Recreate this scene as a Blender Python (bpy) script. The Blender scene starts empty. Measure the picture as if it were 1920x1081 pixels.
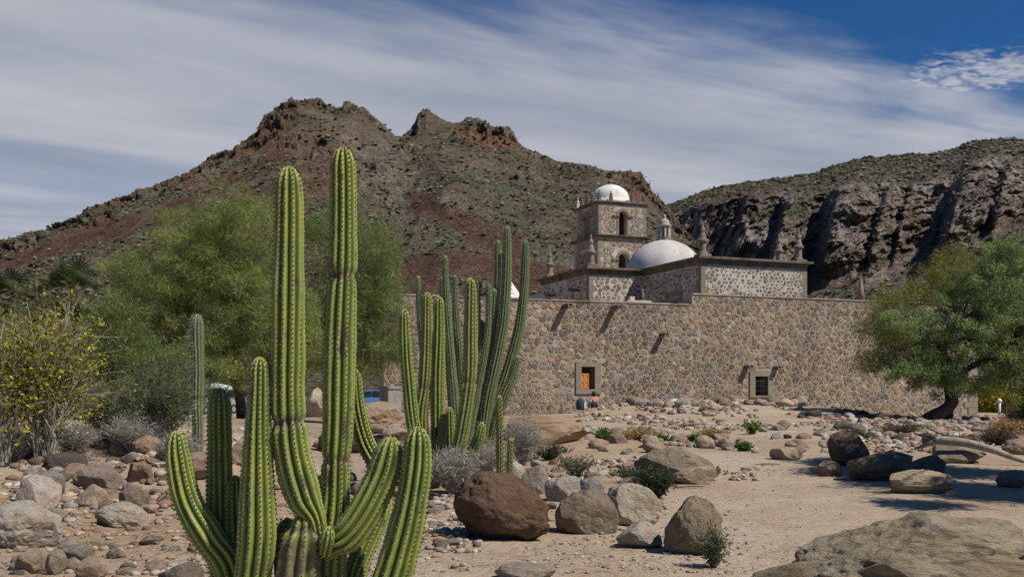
import bpy, math, random
import numpy as np
from math import radians as R_, sin, cos, pi, sqrt, tan
random.seed(7); RNG = np.random.default_rng(11)
S = bpy.context.scene
C = S.collection

# ---------------------------------------------------------------- camera, light, exposure
F = 1844.0; HV = 725.0; EYE = 1.6
cam_d = bpy.data.cameras.new('camera'); cam = bpy.data.objects.new('camera', cam_d); C.objects.link(cam)
cam.location = (0, 0, EYE); cam.rotation_euler = (R_(90), 0, 0)
cam_d.sensor_width = 36; cam_d.lens = 36*F/1920; cam_d.shift_y = (HV-540.5)/1920
cam_d.clip_start = 0.1; cam_d.clip_end = 5000
S.camera = cam
S.render.resolution_x = 1024; S.render.resolution_y = 576
S.view_settings.view_transform = 'Standard'; S.view_settings.look = 'None'
S.view_settings.gamma = 1; S.view_settings.use_curve_mapping = False; S.view_settings.exposure = 0.0

SUN_AZ = 62.0; SUN_EL = 51.0          # azimuth measured from behind the camera towards the right
sdir = (sin(R_(SUN_AZ))*cos(R_(SUN_EL)), -cos(R_(SUN_AZ))*cos(R_(SUN_EL)), sin(R_(SUN_EL)))
sl = bpy.data.lights.new('sun', 'SUN'); sl.energy = 4.9; sl.angle = R_(0.53); sl.color = (1.0, .94, .85)
so = bpy.data.objects.new('sun', sl); C.objects.link(so)
from mathutils import Vector, Matrix
so.rotation_euler = Vector(sdir).to_track_quat('Z', 'Y').to_euler(); so.location = (30, -20, 50)

W = bpy.data.worlds.new('World'); S.world = W; W.use_nodes = True
nt = W.node_tree; N = nt.nodes; L = nt.links
for n in list(N): N.remove(n)
def wn(t, **k):
    n = N.new(t)
    for a, b in k.items(): setattr(n, a, b)
    return n
def wmath(op, a, b=None, clamp=False):
    n = wn('ShaderNodeMath', operation=op, use_clamp=clamp)
    for i, v in enumerate((a, b)):
        if v is None: continue
        if isinstance(v, (int, float)): n.inputs[i].default_value = v
        else: L.new(v, n.inputs[i])
    return n.outputs[0]
def wsmooth(v, lo, hi):
    n = wn('ShaderNodeMapRange', interpolation_type='SMOOTHSTEP'); L.new(v, n.inputs[0])
    n.inputs[1].default_value = lo; n.inputs[2].default_value = hi
    return n.outputs[0]
SKYS = 0.052
sky = wn('ShaderNodeTexSky', sky_type='NISHITA'); sky.sun_disc = False
sky.sun_elevation = R_(SUN_EL); sky.sun_rotation = R_(180-SUN_AZ)
sky.altitude = 400; sky.air_density = 1.0; sky.dust_density = 0.3; sky.ozone_density = 2.5
gam = wn('ShaderNodeMix', data_type='RGBA', blend_type='MULTIPLY'); gam.inputs[0].default_value = 1
L.new(sky.outputs[0], gam.inputs[6]); gam.inputs[7].default_value = (.30, .78, 1.30, 1)
tc = wn('ShaderNodeTexCoord'); sep = wn('ShaderNodeSeparateXYZ'); L.new(tc.outputs['Generated'], sep.inputs[0])
zc = wmath('MAXIMUM', sep.outputs[2], 0.03)
qx = wmath('DIVIDE', sep.outputs[0], zc); qy = wmath('DIVIDE', sep.outputs[1], zc)
ca, sa = cos(R_(29)), sin(R_(29))
al = wmath('ADD', wmath('MULTIPLY', qx, ca), wmath('MULTIPLY', qy, sa))
ac = wmath('SUBTRACT', wmath('MULTIPLY', qy, ca), wmath('MULTIPLY', qx, sa))
def wnoise(fx, fy, detail, rough=.6, off=0.0, dist=0.0):
    cb = wn('ShaderNodeCombineXYZ')
    L.new(wmath('MULTIPLY', al, fx), cb.inputs[0]); L.new(wmath('MULTIPLY', ac, fy), cb.inputs[1]); cb.inputs[2].default_value = off
    n = wn('ShaderNodeTexNoise'); L.new(cb.outputs[0], n.inputs['Vector']); n.inputs['Scale'].default_value = 1
    n.inputs['Detail'].default_value = detail; n.inputs['Roughness'].default_value = rough; n.inputs['Distortion'].default_value = dist
    return n.outputs['Fac']
n1 = wnoise(.50, 1.15, 8, .55, 3.0, .3); n2 = wnoise(1.1, 4.2, 7, .60, 9.0, .4); n3 = wnoise(.16, .42, 3, .5, 5.0)
edge = wmath('SUBTRACT', ac, 2.30)
e1_ = wmath('ADD', edge, wmath('MULTIPLY', wmath('SUBTRACT', n1, .5), 1.15))
e1_ = wmath('ADD', e1_, wmath('MULTIPLY', wmath('SUBTRACT', n2, .5), .75))
sheet = wsmooth(e1_, -.30, .45)
thin = wsmooth(wmath('ADD', wmath('MULTIPLY', n3, .75), wmath('MULTIPLY', n1, .25)), .32, .60)
dens = wmath('ADD', wmath('MULTIPLY', thin, .30), .68)
sheet = wmath('MULTIPLY', sheet, dens)
# small fair-weather puffs in the clear part
pf = wnoise(15, 22, 7, .62, 1.7, .4)
gx = wmath('SUBTRACT', qx, 1.47); gy = wmath('SUBTRACT', qy, 3.16)
g2 = wmath('ADD', wmath('MULTIPLY', gx, gx), wmath('MULTIPLY', gy, gy))
gg = wsmooth(g2, .10, .0)
puff = wmath('MULTIPLY', wsmooth(wmath('ADD', pf, wmath('MULTIPLY', gg, .20)), .50, .84), wsmooth(g2, .14, .02))
gx = wmath('SUBTRACT', qx, 1.60); gy = wmath('SUBTRACT', qy, 3.10)
g3 = wmath('ADD', wmath('MULTIPLY', gx, gx), wmath('MULTIPLY', gy, gy))
puff2 = wmath('MULTIPLY', wsmooth(wmath('ADD', wnoise(14, 24, 7, .62, 4.4, .4), wmath('MULTIPLY', wsmooth(g3, .04, .0), .22)), .50, .84), wsmooth(g3, .05, .01))
puff = wmath('MAXIMUM', puff, puff2)
cmask = wmath('MAXIMUM', sheet, wmath('MULTIPLY', puff, .9))
ccol = wn('ShaderNodeMix', data_type='RGBA'); L.new(wsmooth(n1, .12, .90), ccol.inputs[0])
k_ = 1/SKYS
ccol.inputs[6].default_value = (.27*k_, .31*k_, .395*k_, 1); ccol.inputs[7].default_value = (.57*k_, .58*k_, .62*k_, 1)
mx = wn('ShaderNodeMix', data_type='RGBA'); L.new(cmask, mx.inputs[0]); L.new(gam.outputs[2], mx.inputs[6]); L.new(ccol.outputs[2], mx.inputs[7])
bg = wn('ShaderNodeBackground'); bg.inputs[1].default_value = SKYS; L.new(mx.outputs[2], bg.inputs[0])
wo = wn('ShaderNodeOutputWorld'); L.new(bg.outputs[0], wo.inputs[0])

# ---------------------------------------------------------------- numpy noise
_perm = np.random.default_rng(3).permutation(4096)
_vals = np.random.default_rng(4).random(4096)*2-1
def _h(ix, iy, iz):
    return _vals[_perm[(_perm[(_perm[ix & 4095]+iy) & 4095]+iz) & 4095]]
def vnoise(p):
    i = np.floor(p).astype(np.int64); f = p-i; f = f*f*f*(f*(f*6-15)+10)
    x, y, z = i[:, 0], i[:, 1], i[:, 2]; fx, fy, fz = f[:, 0], f[:, 1], f[:, 2]
    def lx(yy, zz): a = _h(x, yy, zz); return a+(_h(x+1, yy, zz)-a)*fx
    a = lx(y, z); b = lx(y+1, z); c = lx(y, z+1); d = lx(y+1, z+1)
    a = a+(b-a)*fy; c = c+(d-c)*fy
    return a+(c-a)*fz
def fbm(p, o=4, g=.5, lac=2.03):
    s = 0; a = 1.0; t = 0
    for k in range(o): s = s+a*vnoise(p+17.3*k); t += a; a *= g; p = p*lac
    return s/t
def ridged(p, o=4, g=.5):
    s = 0; a = 1.0; t = 0
    for k in range(o): s = s+a*(1-2*np.abs(vnoise(p+9.1*k))); t += a; a *= g; p = p*2.07
    return s/t
def sstep(a, b, x):
    t = np.clip((np.asarray(x, float)-a)/(b-a), 0, 1); return t*t*(3-2*t)

# ---------------------------------------------------------------- mesh / object helpers
def mesh_np(name, V, Fc, mat, col=None, smooth=True, parent=None, mats=None, link=True):
    """V (n,3); Fc: array (m,3|4) or list of arrays"""
    me = bpy.data.meshes.new(name)
    fl = Fc if isinstance(Fc, list) else [Fc]
    fl = [np.asarray(f, np.int32) for f in fl if len(f)]
    V = np.asarray(V, np.float32)
    me.vertices.add(len(V)); me.vertices.foreach_set('co', V.ravel())
    tot = np.concatenate([np.full(len(f), f.shape[1], np.int32) for f in fl])
    idx = np.concatenate([f.ravel() for f in fl])
    st = np.concatenate([[0], np.cumsum(tot)[:-1]]).astype(np.int32)
    me.loops.add(len(idx)); me.loops.foreach_set('vertex_index', idx)
    me.polygons.add(len(tot)); me.polygons.foreach_set('loop_start', st); me.polygons.foreach_set('loop_total', tot)
    me.update(calc_edges=True)
    me.polygons.foreach_set('use_smooth', np.full(len(tot), smooth, bool))
    if col is not None:
        at = me.color_attributes.new('col', 'FLOAT_COLOR', 'POINT')
        c = np.ones((len(V), 4), np.float32); c[:, :3] = col; at.data.foreach_set('color', c.ravel())
    me.materials.append(mat)
    me.validate()
    if not link: return me
    return put(name, me, parent)
def put(name, me, parent=None):
    o = bpy.data.objects.new(name, me); C.objects.link(o)
    if parent is not None: o.parent = parent
    return o
def empty(name, loc=(0, 0, 0), rz=0, parent=None):
    o = bpy.data.objects.new(name, None); C.objects.link(o); o.location = loc; o.rotation_euler = (0, 0, rz)
    o.empty_display_size = .3
    if parent is not None: o.parent = parent
    return o
def tag(o, label=None, cat=None, group=None, kind=None):
    if label: o['label'] = label
    if cat: o['category'] = cat
    if group: o['group'] = group
    if kind: o['kind'] = kind
    return o
class MB:
    """collects polygons into one mesh"""
    def __init__(s): s.v = []; s.f = []; s.c = []; s.n = 0
    def add(s, V, Fs, col=None):
        s.v.extend([tuple(p) for p in V]); s.f.extend([tuple(i+s.n for i in f) for f in Fs]); s.n += len(V)
        s.c.extend([col or (1, 1, 1)]*len(V)); return s
    def box(s, a, b, col=None):
        x0, y0, z0 = a; x1, y1, z1 = b
        V = [(x0, y0, z0), (x1, y0, z0), (x1, y1, z0), (x0, y1, z0), (x0, y0, z1), (x1, y0, z1), (x1, y1, z1), (x0, y1, z1)]
        return s.add(V, [(0, 3, 2, 1), (4, 5, 6, 7), (0, 1, 5, 4), (1, 2, 6, 5), (2, 3, 7, 6), (3, 0, 4, 7)], col)
    def lathe(s, c, prof, n=16, col=None, ph=0):
        V = []; Fs = []
        for (r, z) in prof:
            for k in range(n):
                a = 2*pi*k/n+ph; V.append((c[0]+r*cos(a), c[1]+r*sin(a), c[2]+z))
        for i in range(len(prof)-1):
            for k in range(n):
                k2 = (k+1) % n; Fs.append((i*n+k, i*n+k2, (i+1)*n+k2, (i+1)*n+k))
        Fs.append(tuple(range(n))[::-1]); Fs.append(tuple((len(prof)-1)*n+k for k in range(n)))
        return s.add(V, Fs, col)
    def tube(s, pts, rad, n=6, col=None):
        V = []; Fs = []
        pts = [Vector(p) for p in pts]
        for i, p in enumerate(pts):
            d = (pts[min(i+1, len(pts)-1)]-pts[max(i-1, 0)]).normalized()
            u = d.orthogonal().normalized() if abs(d.z) > .95 else d.cross(Vector((0, 0, 1))).normalized()
            w = d.cross(u); r = rad[i] if hasattr(rad, '__len__') else rad
            for k in range(n):
                a = 2*pi*k/n; V.append(tuple(p+u*(r*cos(a))+w*(r*sin(a))))
        for i in range(len(pts)-1):
            for k in range(n):
                k2 = (k+1) % n; Fs.append((i*n+k, (i+1)*n+k, (i+1)*n+k2, i*n+k2))
        Fs.append(tuple(range(n))); Fs.append(tuple((len(pts)-1)*n+k for k in range(n))[::-1])
        return s.add(V, Fs, col)
    def build(s, name, mat, parent=None, smooth=False):
        me = bpy.data.meshes.new(name); me.from_pydata(s.v, [], s.f)
        at = me.color_attributes.new('col', 'FLOAT_COLOR', 'POINT')
        c = np.ones((len(s.v), 4), np.float32); c[:, :3] = np.array(s.c); at.data.foreach_set('color', c.ravel())
        me.materials.append(mat); me.update()
        if smooth: me.polygons.foreach_set('use_smooth', np.full(len(me.polygons), True))
        return put(name, me, parent)

def X(u, y): return (u-960)/F*y
def Z(v, y): return EYE+(HV-v)/F*y

# ---------------------------------------------------------------- materials
def mat(name, base=(.5, .5, .5), rough=.9, attr=False, objcol=False, noise=(), bump=(), spec=.15, metal=0, hue_rand=0, stretch=(1, 1, 1), emit=None):
    """noise: list of (scale, detail, colour, lo, hi, strength) mixed over the base; bump: list of (scale, detail, strength, distance)"""
    m = bpy.data.materials.new(name); m.use_nodes = True
    t = m.node_tree; n = t.nodes; l = t.links
    b = n['Principled BSDF']; b.inputs['Roughness'].default_value = rough; b.inputs['Metallic'].default_value = metal
    b.inputs['Specular IOR Level'].default_value = spec
    tcn = n.new('ShaderNodeTexCoord'); mp = n.new('ShaderNodeMapping'); l.new(tcn.outputs['Object'], mp.inputs[0]); mp.inputs['Scale'].default_value = stretch
    if attr:
        a = n.new('ShaderNodeAttribute'); a.attribute_name = 'col'; cur = a.outputs['Color']
        if base != (1, 1, 1):
            q = n.new('ShaderNodeMix'); q.data_type = 'RGBA'; q.blend_type = 'MULTIPLY'; q.inputs[0].default_value = 1
            l.new(cur, q.inputs[6]); q.inputs[7].default_value = (*base, 1); cur = q.outputs[2]
    elif objcol:
        a = n.new('ShaderNodeObjectInfo'); cur = a.outputs['Color']
    else:
        a = n.new('ShaderNodeRGB'); a.outputs[0].default_value = (*base, 1); cur = a.outputs[0]
    for (sc, de, colr, lo, hi, stg) in noise:
        tn = n.new('ShaderNodeTexNoise'); tn.inputs['Scale'].default_value = sc; tn.inputs['Detail'].default_value = de
        tn.inputs['Roughness'].default_value = .62; l.new(mp.outputs[0], tn.inputs['Vector'])
        mr = n.new('ShaderNodeMapRange'); mr.inputs[1].default_value = lo; mr.inputs[2].default_value = hi; mr.inputs[4].default_value = stg
        l.new(tn.outputs['Fac'], mr.inputs[0])
        q = n.new('ShaderNodeMix'); q.data_type = 'RGBA'
        l.new(mr.outputs[0], q.inputs[0]); l.new(cur, q.inputs[6])
        if len(colr) == 4:   # multiply mode
            q.blend_type = 'MULTIPLY'
        q.inputs[7].default_value = (*colr[:3], 1); cur = q.outputs[2]
    l.new(cur, b.inputs['Base Color'])
    prev = None
    for (sc, de, stg, dist) in bump:
        tn = n.new('ShaderNodeTexNoise'); tn.inputs['Scale'].default_value = sc; tn.inputs['Detail'].default_value = de
        tn.inputs['Roughness'].default_value = .65; l.new(mp.outputs[0], tn.inputs['Vector'])
        bp = n.new('ShaderNodeBump'); bp.inputs['Strength'].default_value = stg; bp.inputs['Distance'].default_value = dist
        l.new(tn.outputs['Fac'], bp.inputs['Height'])
        if prev: l.new(prev, bp.inputs['Normal'])
        prev = bp.outputs[0]
    if prev: l.new(prev, b.inputs['Normal'])
    if emit: b.inputs['Emission Color'].default_value = (*emit[0], 1); b.inputs['Emission Strength'].default_value = emit[1]
    return m
M = {}
M['ground'] = mat('sandy_ground', (1, 1, 1), .95, attr=True,
    noise=[(.35, 5, (.80, .72, .64, 1), .40, .62, .8), (9, 6, (.72, .68, .63, 1), .48, .70, .75), (60, 3, (.62, .58, .54, 1), .56, .72, .6), (30, 4, (1.25, 1.2, 1.15, 1), .58, .75, .6)],
    bump=[(2.5, 6, .6, .08), (6.5, 4, .7, .05), (22, 5, .7, .02), (110, 3, .6, .007)])
M['hill'] = mat('hillside', (1, 1, 1), .95, attr=True,
    noise=[(.06, 6, (.66, .60, .55, 1), .40, .62, .8), (.5, 6, (.58, .62, .42, 1), .48, .62, .7), (1.6, 4, (1.5, 1.42, 1.3, 1), .55, .70, .45), (1.1, 5, (.42, .40, .38, 1), .56, .66, .5)],
    bump=[(.12, 6, .7, 3.0), (.7, 6, .9, 1.2)])
M['cliff'] = mat('cliff_rock', (1, 1, 1), .95, attr=True, stretch=(1, 1, .30),
    noise=[(.06, 6, (.62, .56, .52, 1), .40, .62, .8), (.35, 6, (.5, .45, .42, 1), .50, .62, .7), (.9, 4, (1.5, 1.42, 1.35, 1), .55, .70, .7), (.7, 5, (.40, .38, .36, 1), .56, .66, .6)],
    bump=[(.1, 6, .8, 4.0), (.45, 6, 1.0, 2.0)])
M['rock'] = mat('river_rock', objcol=True, rough=.9,
    noise=[(1.1, 8, (.70, .62, .54, 1), .46, .60, .8), (7, 6, (.66, .62, .58, 1), .5, .66, .7), (3.1, 7, (1.45, 1.36, 1.24, 1), .55, .66, .7), (40, 3, (.6, .58, .56, 1), .55, .7, .5)],
    bump=[(2.6, 9, .7, .09), (11, 8, .7, .03), (40, 6, .6, .01), (140, 2, .4, .003)])
M['pitrock'] = mat('pitted_rock', objcol=True, rough=.92,
    noise=[(1.4, 6, (.72, .62, .50, 1), .42, .65, .8), (5, 7, (.42, .38, .34, 1), .54, .66, .75), (16, 4, (1.35, 1.3, 1.2, 1), .55, .72, .7), (45, 3, (.5, .48, .45, 1), .55, .7, .6)],
    bump=[(3, 9, .8, .10), (14, 8, .9, .04), (70, 4, .6, .010)])
M['bigrock'] = mat('weathered_big_rock', objcol=True, rough=.92, stretch=(.85, 1.0, 1.7), noise=[(1.6, 7, (.66, .58, .48, 1), .42, .62, .8), (5, 7, (.5, .45, .40, 1), .53, .66, .7), (12, 5, (1.4, 1.3, 1.2, 1), .56, .72, .7), (40, 3, (.5, .48, .45, 1), .55, .7, .6)], bump=[(1.6, 9, .9, .16), (6, 8, .9, .06), (26, 6, .8, .02), (90, 3, .5, .006)])
M['strata'] = mat('layered_rock', objcol=True, rough=.92, stretch=(.5, .5, 3.0),
    noise=[(2.0, 7, (.60, .52, .44, 1), .42, .62, .8), (9, 5, (1.3, 1.2, 1.1, 1), .55, .7, .6)],
    bump=[(2.5, 8, .8, .08), (14, 6, .7, .02)])
M['rubble'] = mat('rubble_stone', (1, 1, 1), .9, attr=True, noise=[(9, 5, (.62, .58, .54, 1), .48, .68, .6)], bump=[(20, 5, .5, .02)])
M['stone'] = mat('masonry_stone', (1, 1, 1), .9, attr=True, noise=[(3.5, 6, (.62, .58, .55, 1), .45, .66, .7), (9, 4, (1.3, 1.25, 1.15, 1), .55, .7, .5)], bump=[(7, 6, .6, .04)])
M['mortar'] = mat('lime_mortar', (.405, .328, .255), .95, noise=[(1.2, 6, (.70, .66, .62, 1), .42, .66, .8), (9, 5, (.6, .56, .52, 1), .5, .7, .6), (.35, 4, (1.2, 1.18, 1.16, 1), .5, .7, .7)], bump=[(10, 6, .6, .04)])
M['towerwall'] = mat('brown_lime_render', (.40, .335, .26), .95, noise=[(.8, 6, (1.45, 1.45, 1.5, 1), .50, .62, .8), (3, 6, (.62, .57, .52, 1), .5, .68, .7)], bump=[(5, 6, .6, .05)])
M['plaster'] = mat('worn_plaster', (.53, .485, .415), .92, noise=[(.9, 6, (.60, .56, .50, 1), .46, .66, .8), (4, 6, (.62, .56, .5, 1), .52, .68, .7), (14, 3, (.6, .55, .5, 1), .58, .7, .5)], bump=[(4, 6, .5, .05)])
M['ashlar'] = mat('cut_stone', (.265, .225, .178), .92, noise=[(1.5, 6, (.66, .62, .58, 1), .42, .64, .8), (8, 5, (.65, .6, .56, 1), .5, .68, .6)], bump=[(6, 6, .5, .03)])
M['frame'] = mat('window_surround_stone', (.265, .225, .178), .9, noise=[(2.5, 6, (.76, .72, .68, 1), .42, .64, .7)], bump=[(9, 6, .4, .02)])
M['cornice'] = mat('weathered_cornice', (.19, .155, .12), .95, noise=[(1.0, 6, (.42, .40, .38, 1), .42, .62, .85), (5, 5, (1.6, 1.5, 1.35, 1), .54, .7, .7)], bump=[(5, 6, .7, .06)])
M['dome'] = mat('dome_limewash', (.56, .545, .52), .85, stretch=(1, 1, .35), noise=[(.55, 6, (.80, .76, .71, 1), .40, .60, .9), (3.5, 8, (.72, .66, .59, 1), .54, .64, .6), (10, 4, (.7, .66, .62, 1), .6, .7, .5)], bump=[(2.5, 6, .4, .08)])
M['lantern'] = mat('lantern_stone', (.42, .39, .34), .9, noise=[(2, 6, (.6, .56, .5, 1), .42, .64, .8)], bump=[(5, 6, .5, .04)])
M['white'] = mat('white_paint', (.70, .69, .665), .8, stretch=(1, 1, .4), noise=[(1.2, 8, (.72, .67, .6, 1), .5, .62, .7), (2, 5, (.8, .77, .72, 1), .45, .66, .7)])
M['wood'] = mat('orange_varnished_wood', (.62, .27, .07), .5, spec=.4, stretch=(6, 6, 1), noise=[(3, 5, (.6, .5, .42, 1), .45, .65, .7)])
M['iron'] = mat('black_iron', (.03, .03, .032), .6, spec=.4)
M['dark'] = mat('painted_room_shade', (.025, .02, .018), .95)  # near-black colour standing in for shade inside the window openings
M['leaf'] = mat('leaf', (1, 1, 1), .75, attr=True, spec=.2)
M['bark'] = mat('bark', (.075, .058, .045), .95, noise=[(5, 6, (.4, .38, .35, 1), .45, .62, .8)], bump=[(14, 6, .9, .05)])
M['greenbark'] = mat('yellow_green_bark', (.42, .42, .12), .8, noise=[(3, 5, (.35, .4, .3, 1), .5, .66, .7)])
M['twig'] = mat('dry_twig', (1, 1, 1), .9, attr=True)
M['drift'] = mat('bleached_driftwood', (.38, .32, .25), .9, stretch=(1, 1, 1), noise=[(6, 6, (.45, .4, .36, 1), .45, .62, .8)], bump=[(20, 6, .6, .02)])
M['concrete'] = mat('concrete', (.34, .325, .30), .92, noise=[(2, 6, (.7, .67, .63, 1), .42, .64, .8)], bump=[(12, 5, .3, .01)])
for nm, sc_, dst in (('cliff', .22, 3.0), ('hill', .5, 1.2)):
    t = M[nm].node_tree; b = t.nodes['Principled BSDF']; vo = t.nodes.new('ShaderNodeTexVoronoi'); vo.feature = 'DISTANCE_TO_EDGE'; vo.inputs['Scale'].default_value = sc_
    tn = t.nodes.new('ShaderNodeTexNoise'); tn.inputs['Scale'].default_value = sc_*.8; tn.inputs['Detail'].default_value = 6
    mpn = [q for q in t.nodes if q.type == 'MAPPING'][0]; t.links.new(mpn.outputs[0], tn.inputs['Vector'])
    ad = t.nodes.new('ShaderNodeVectorMath'); ad.operation = 'MULTIPLY_ADD'; t.links.new(tn.outputs['Color'], ad.inputs[0]); ad.inputs[1].default_value = (1.6/sc_,)*3; t.links.new(mpn.outputs[0], ad.inputs[2]); t.links.new(ad.outputs[0], vo.inputs['Vector'])
    mr = t.nodes.new('ShaderNodeMapRange'); mr.inputs[2].default_value = .09; t.links.new(vo.outputs['Distance'], mr.inputs[0])
    bp = t.nodes.new('ShaderNodeBump'); bp.inputs['Strength'].default_value = .8; bp.inputs['Distance'].default_value = dst; t.links.new(mr.outputs[0], bp.inputs['Height'])
    t.links.new(b.inputs['Normal'].links[0].from_socket, bp.inputs['Normal']); t.links.new(bp.outputs[0], b.inputs['Normal'])
# translucent share for leaves
for nm in ('leaf',):
    t = M[nm].node_tree; b = t.nodes['Principled BSDF']; out = t.nodes['Material Output']
    tr = t.nodes.new('ShaderNodeBsdfTranslucent'); ms = t.nodes.new('ShaderNodeMixShader'); ms.inputs[0].default_value = .42
    src = b.inputs['Base Color'].links[0].from_socket
    t.links.new(src, tr.inputs[0]); t.links.new(b.outputs[0], ms.inputs[1]); t.links.new(tr.outputs[0], ms.inputs[2]); t.links.new(ms.outputs[0], out.inputs[0])
# cactus skin: colour attribute r = crest, g = tip, b = scar
def cactus_mat(name, crest, groove, tip, scar):
    m = bpy.data.materials.new(name); m.use_nodes = True; t = m.node_tree; n = t.nodes; l = t.links
    b = n['Principled BSDF']; b.inputs['Roughness'].default_value = .48; b.inputs['Specular IOR Level'].default_value = .35
    a = n.new('ShaderNodeAttribute'); a.attribute_name = 'col'; s = n.new('ShaderNodeSeparateColor'); l.new(a.outputs['Color'], s.inputs[0])
    tcn = n.new('ShaderNodeTexCoord')
    def mixc(f, A, B, bl='MIX'):
        q = n.new('ShaderNodeMix'); q.data_type = 'RGBA'; q.blend_type = bl
        if isinstance(f, float): q.inputs[0].default_value = f
        else: l.new(f, q.inputs[0])
        for i, v in ((6, A), (7, B)):
            if isinstance(v, tuple): q.inputs[i].default_value = (*v, 1)
            else: l.new(v, q.inputs[i])
        return q.outputs[2]
    def nz(sc, lo, hi, de=5):
        tn = n.new('ShaderNodeTexNoise'); tn.inputs['Scale'].default_value = sc; tn.inputs['Detail'].default_value = de; l.new(tcn.outputs['Object'], tn.inputs['Vector'])
        mr = n.new('ShaderNodeMapRange'); mr.inputs[1].default_value = lo; mr.inputs[2].default_value = hi; l.new(tn.outputs['Fac'], mr.inputs[0]); return mr.outputs[0]
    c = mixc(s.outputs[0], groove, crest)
    q = n.new('ShaderNodeMath'); q.operation = 'MULTIPLY'; l.new(nz(9, .40, .66, 8), q.inputs[0]); q.inputs[1].default_value = .55
    c = mixc(q.outputs[0], c, (.78, .84, .75), 'MULTIPLY')
    q2 = n.new('ShaderNodeMath'); q2.operation = 'MULTIPLY'; l.new(nz(3, .50, .7), q2.inputs[0]); q2.inputs[1].default_value = .6
    c = mixc(q2.outputs[0], c, (1.45, 1.10, .75), 'MULTIPLY')
    c = mixc(s.outputs[1], c, tip)
    mm = n.new('ShaderNodeMath'); mm.operation = 'MULTIPLY'; l.new(s.outputs[2], mm.inputs[0]); l.new(nz(26, .38, .52), mm.inputs[1])
    sp = n.new('ShaderNodeMath'); sp.operation = 'MULTIPLY'; l.new(nz(55, .66, .72, 3), sp.inputs[0]); sp.inputs[1].default_value = .35
    mm2 = n.new('ShaderNodeMath'); mm2.operation = 'MAXIMUM'; l.new(mm.outputs[0], mm2.inputs[0]); l.new(sp.outputs[0], mm2.inputs[1])
    c = mixc(mm2.outputs[0], c, scar)
    l.new(c, b.inputs['Base Color'])
    tn = n.new('ShaderNodeTexNoise'); tn.inputs['Scale'].default_value = 70; tn.inputs['Detail'].default_value = 5; l.new(tcn.outputs['Object'], tn.inputs['Vector'])
    bp = n.new('ShaderNodeBump'); bp.inputs['Strength'].default_value = .35; bp.inputs['Distance'].default_value = .006; l.new(tn.outputs['Fac'], bp.inputs['Height']); l.new(bp.outputs[0], b.inputs['Normal'])
    return m
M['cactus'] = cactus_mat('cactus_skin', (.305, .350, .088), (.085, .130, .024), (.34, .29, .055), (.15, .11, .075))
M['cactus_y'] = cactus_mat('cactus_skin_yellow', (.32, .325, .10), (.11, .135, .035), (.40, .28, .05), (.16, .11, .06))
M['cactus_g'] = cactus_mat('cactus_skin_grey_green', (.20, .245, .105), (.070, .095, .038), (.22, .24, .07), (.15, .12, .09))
M['spine'] = mat('cactus_spine', (1, 1, 1), .7, attr=True)

# ---------------------------------------------------------------- ground
WA = R_(21.3); TA = tan(WA); E1 = (cos(WA), sin(WA)); E2 = (-sin(WA), cos(WA)); WY = 60.67
def wall_loc(x, y): y = y-WY; return x*E1[0]+y*E1[1], x*E2[0]+y*E2[1]      # world -> (s, d)
def ground(x, y, micro=True):
    x = np.asarray(x, float); y = np.asarray(y, float)
    ys = np.maximum(y, 3.0); u = x/ys*F+960
    s, d = wall_loc(x, y)
    z = np.zeros_like(x+y)
    z = z+.55*sstep(13, 19, y)*sstep(640, 420, u)*sstep(60, 30, y)
    z = z+.12*sstep(24, 27, y)*sstep(1000, 1100, u)
    z = z+.55*sstep(-16, -2, d)*sstep(3, 9, s)*sstep(26, 18, s)
    z = z-.15*sstep(25, 55, y)-.65*sstep(14, 38, s)*sstep(-26, -4, d)
    z = z-.10*sstep(1400, 1900, u)*sstep(20, 45, y)
    if micro:
        p = np.stack([x.ravel(), y.ravel(), np.zeros(x.size)], 1)
        k = (.06*fbm(p*.45, 3)+.022*fbm(p*2.6, 4)).reshape(x.shape)
        k2 = (.16*fbm(p*1.3, 4)).reshape(x.shape)*sstep(1150, 900, u)*sstep(8, 12, y)*sstep(40, 30, y)
        z = z+(k+k2)*sstep(1.5, 5, y)
    return z
def gz(x, y): return float(ground(np.array([x]), np.array([y]))[0])
_YS = np.concatenate([np.linspace(4, 30, 521), np.linspace(30.1, 75, 300)])
def gp(u, v):
    x = (u-960)/F*_YS; g = ground(x, _YS); r = Z(v, _YS)
    k = np.nonzero(r <= g)[0]; k = k[0] if len(k) else len(_YS)-1
    return float(x[k]), float(_YS[k]), float(g[k])
def axis(lo, hi, c, dense, n):
    t = np.linspace(-1, 1, n); a = np.arcsinh((lo-c)/dense); b = np.arcsinh((hi-c)/dense)
    return c+dense*np.sinh(a+(b-a)*(t+1)/2)
gx_ = axis(-1500, 1500, 0, 9, 420); gy_ = axis(-600, 1500, 12, 10, 460)
GX, GY = np.meshgrid(gx_, gy_); GZ = ground(GX, GY)
nx = len(gx_); ny = len(gy_)
idx = np.arange(nx*ny).reshape(ny, nx)
Fq = np.stack([idx[:-1, :-1].ravel(), idx[:-1, 1:].ravel(), idx[1:, 1:].ravel(), idx[1:, :-1].ravel()], 1)
P = np.stack([GX.ravel(), GY.ravel(), GZ.ravel()], 1)
m1 = sstep(-.2, .25, fbm(P*.16+5, 4)); Ug = P[:, 0]/np.maximum(P[:, 1], 3)*F+960
sand = np.array([.405, .325, .240]); soil = np.array([.37, .272, .180]); pale = np.array([.445, .370, .285])
colg = sand+(soil-sand)*(m1*(.25+.75*sstep(1250, 950, Ug)))[:, None]
colg = colg+(pale-colg)*(sstep(.0, .4, fbm(P*.09+30, 3))*.6*sstep(1000, 1250, Ug))[:, None]
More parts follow.
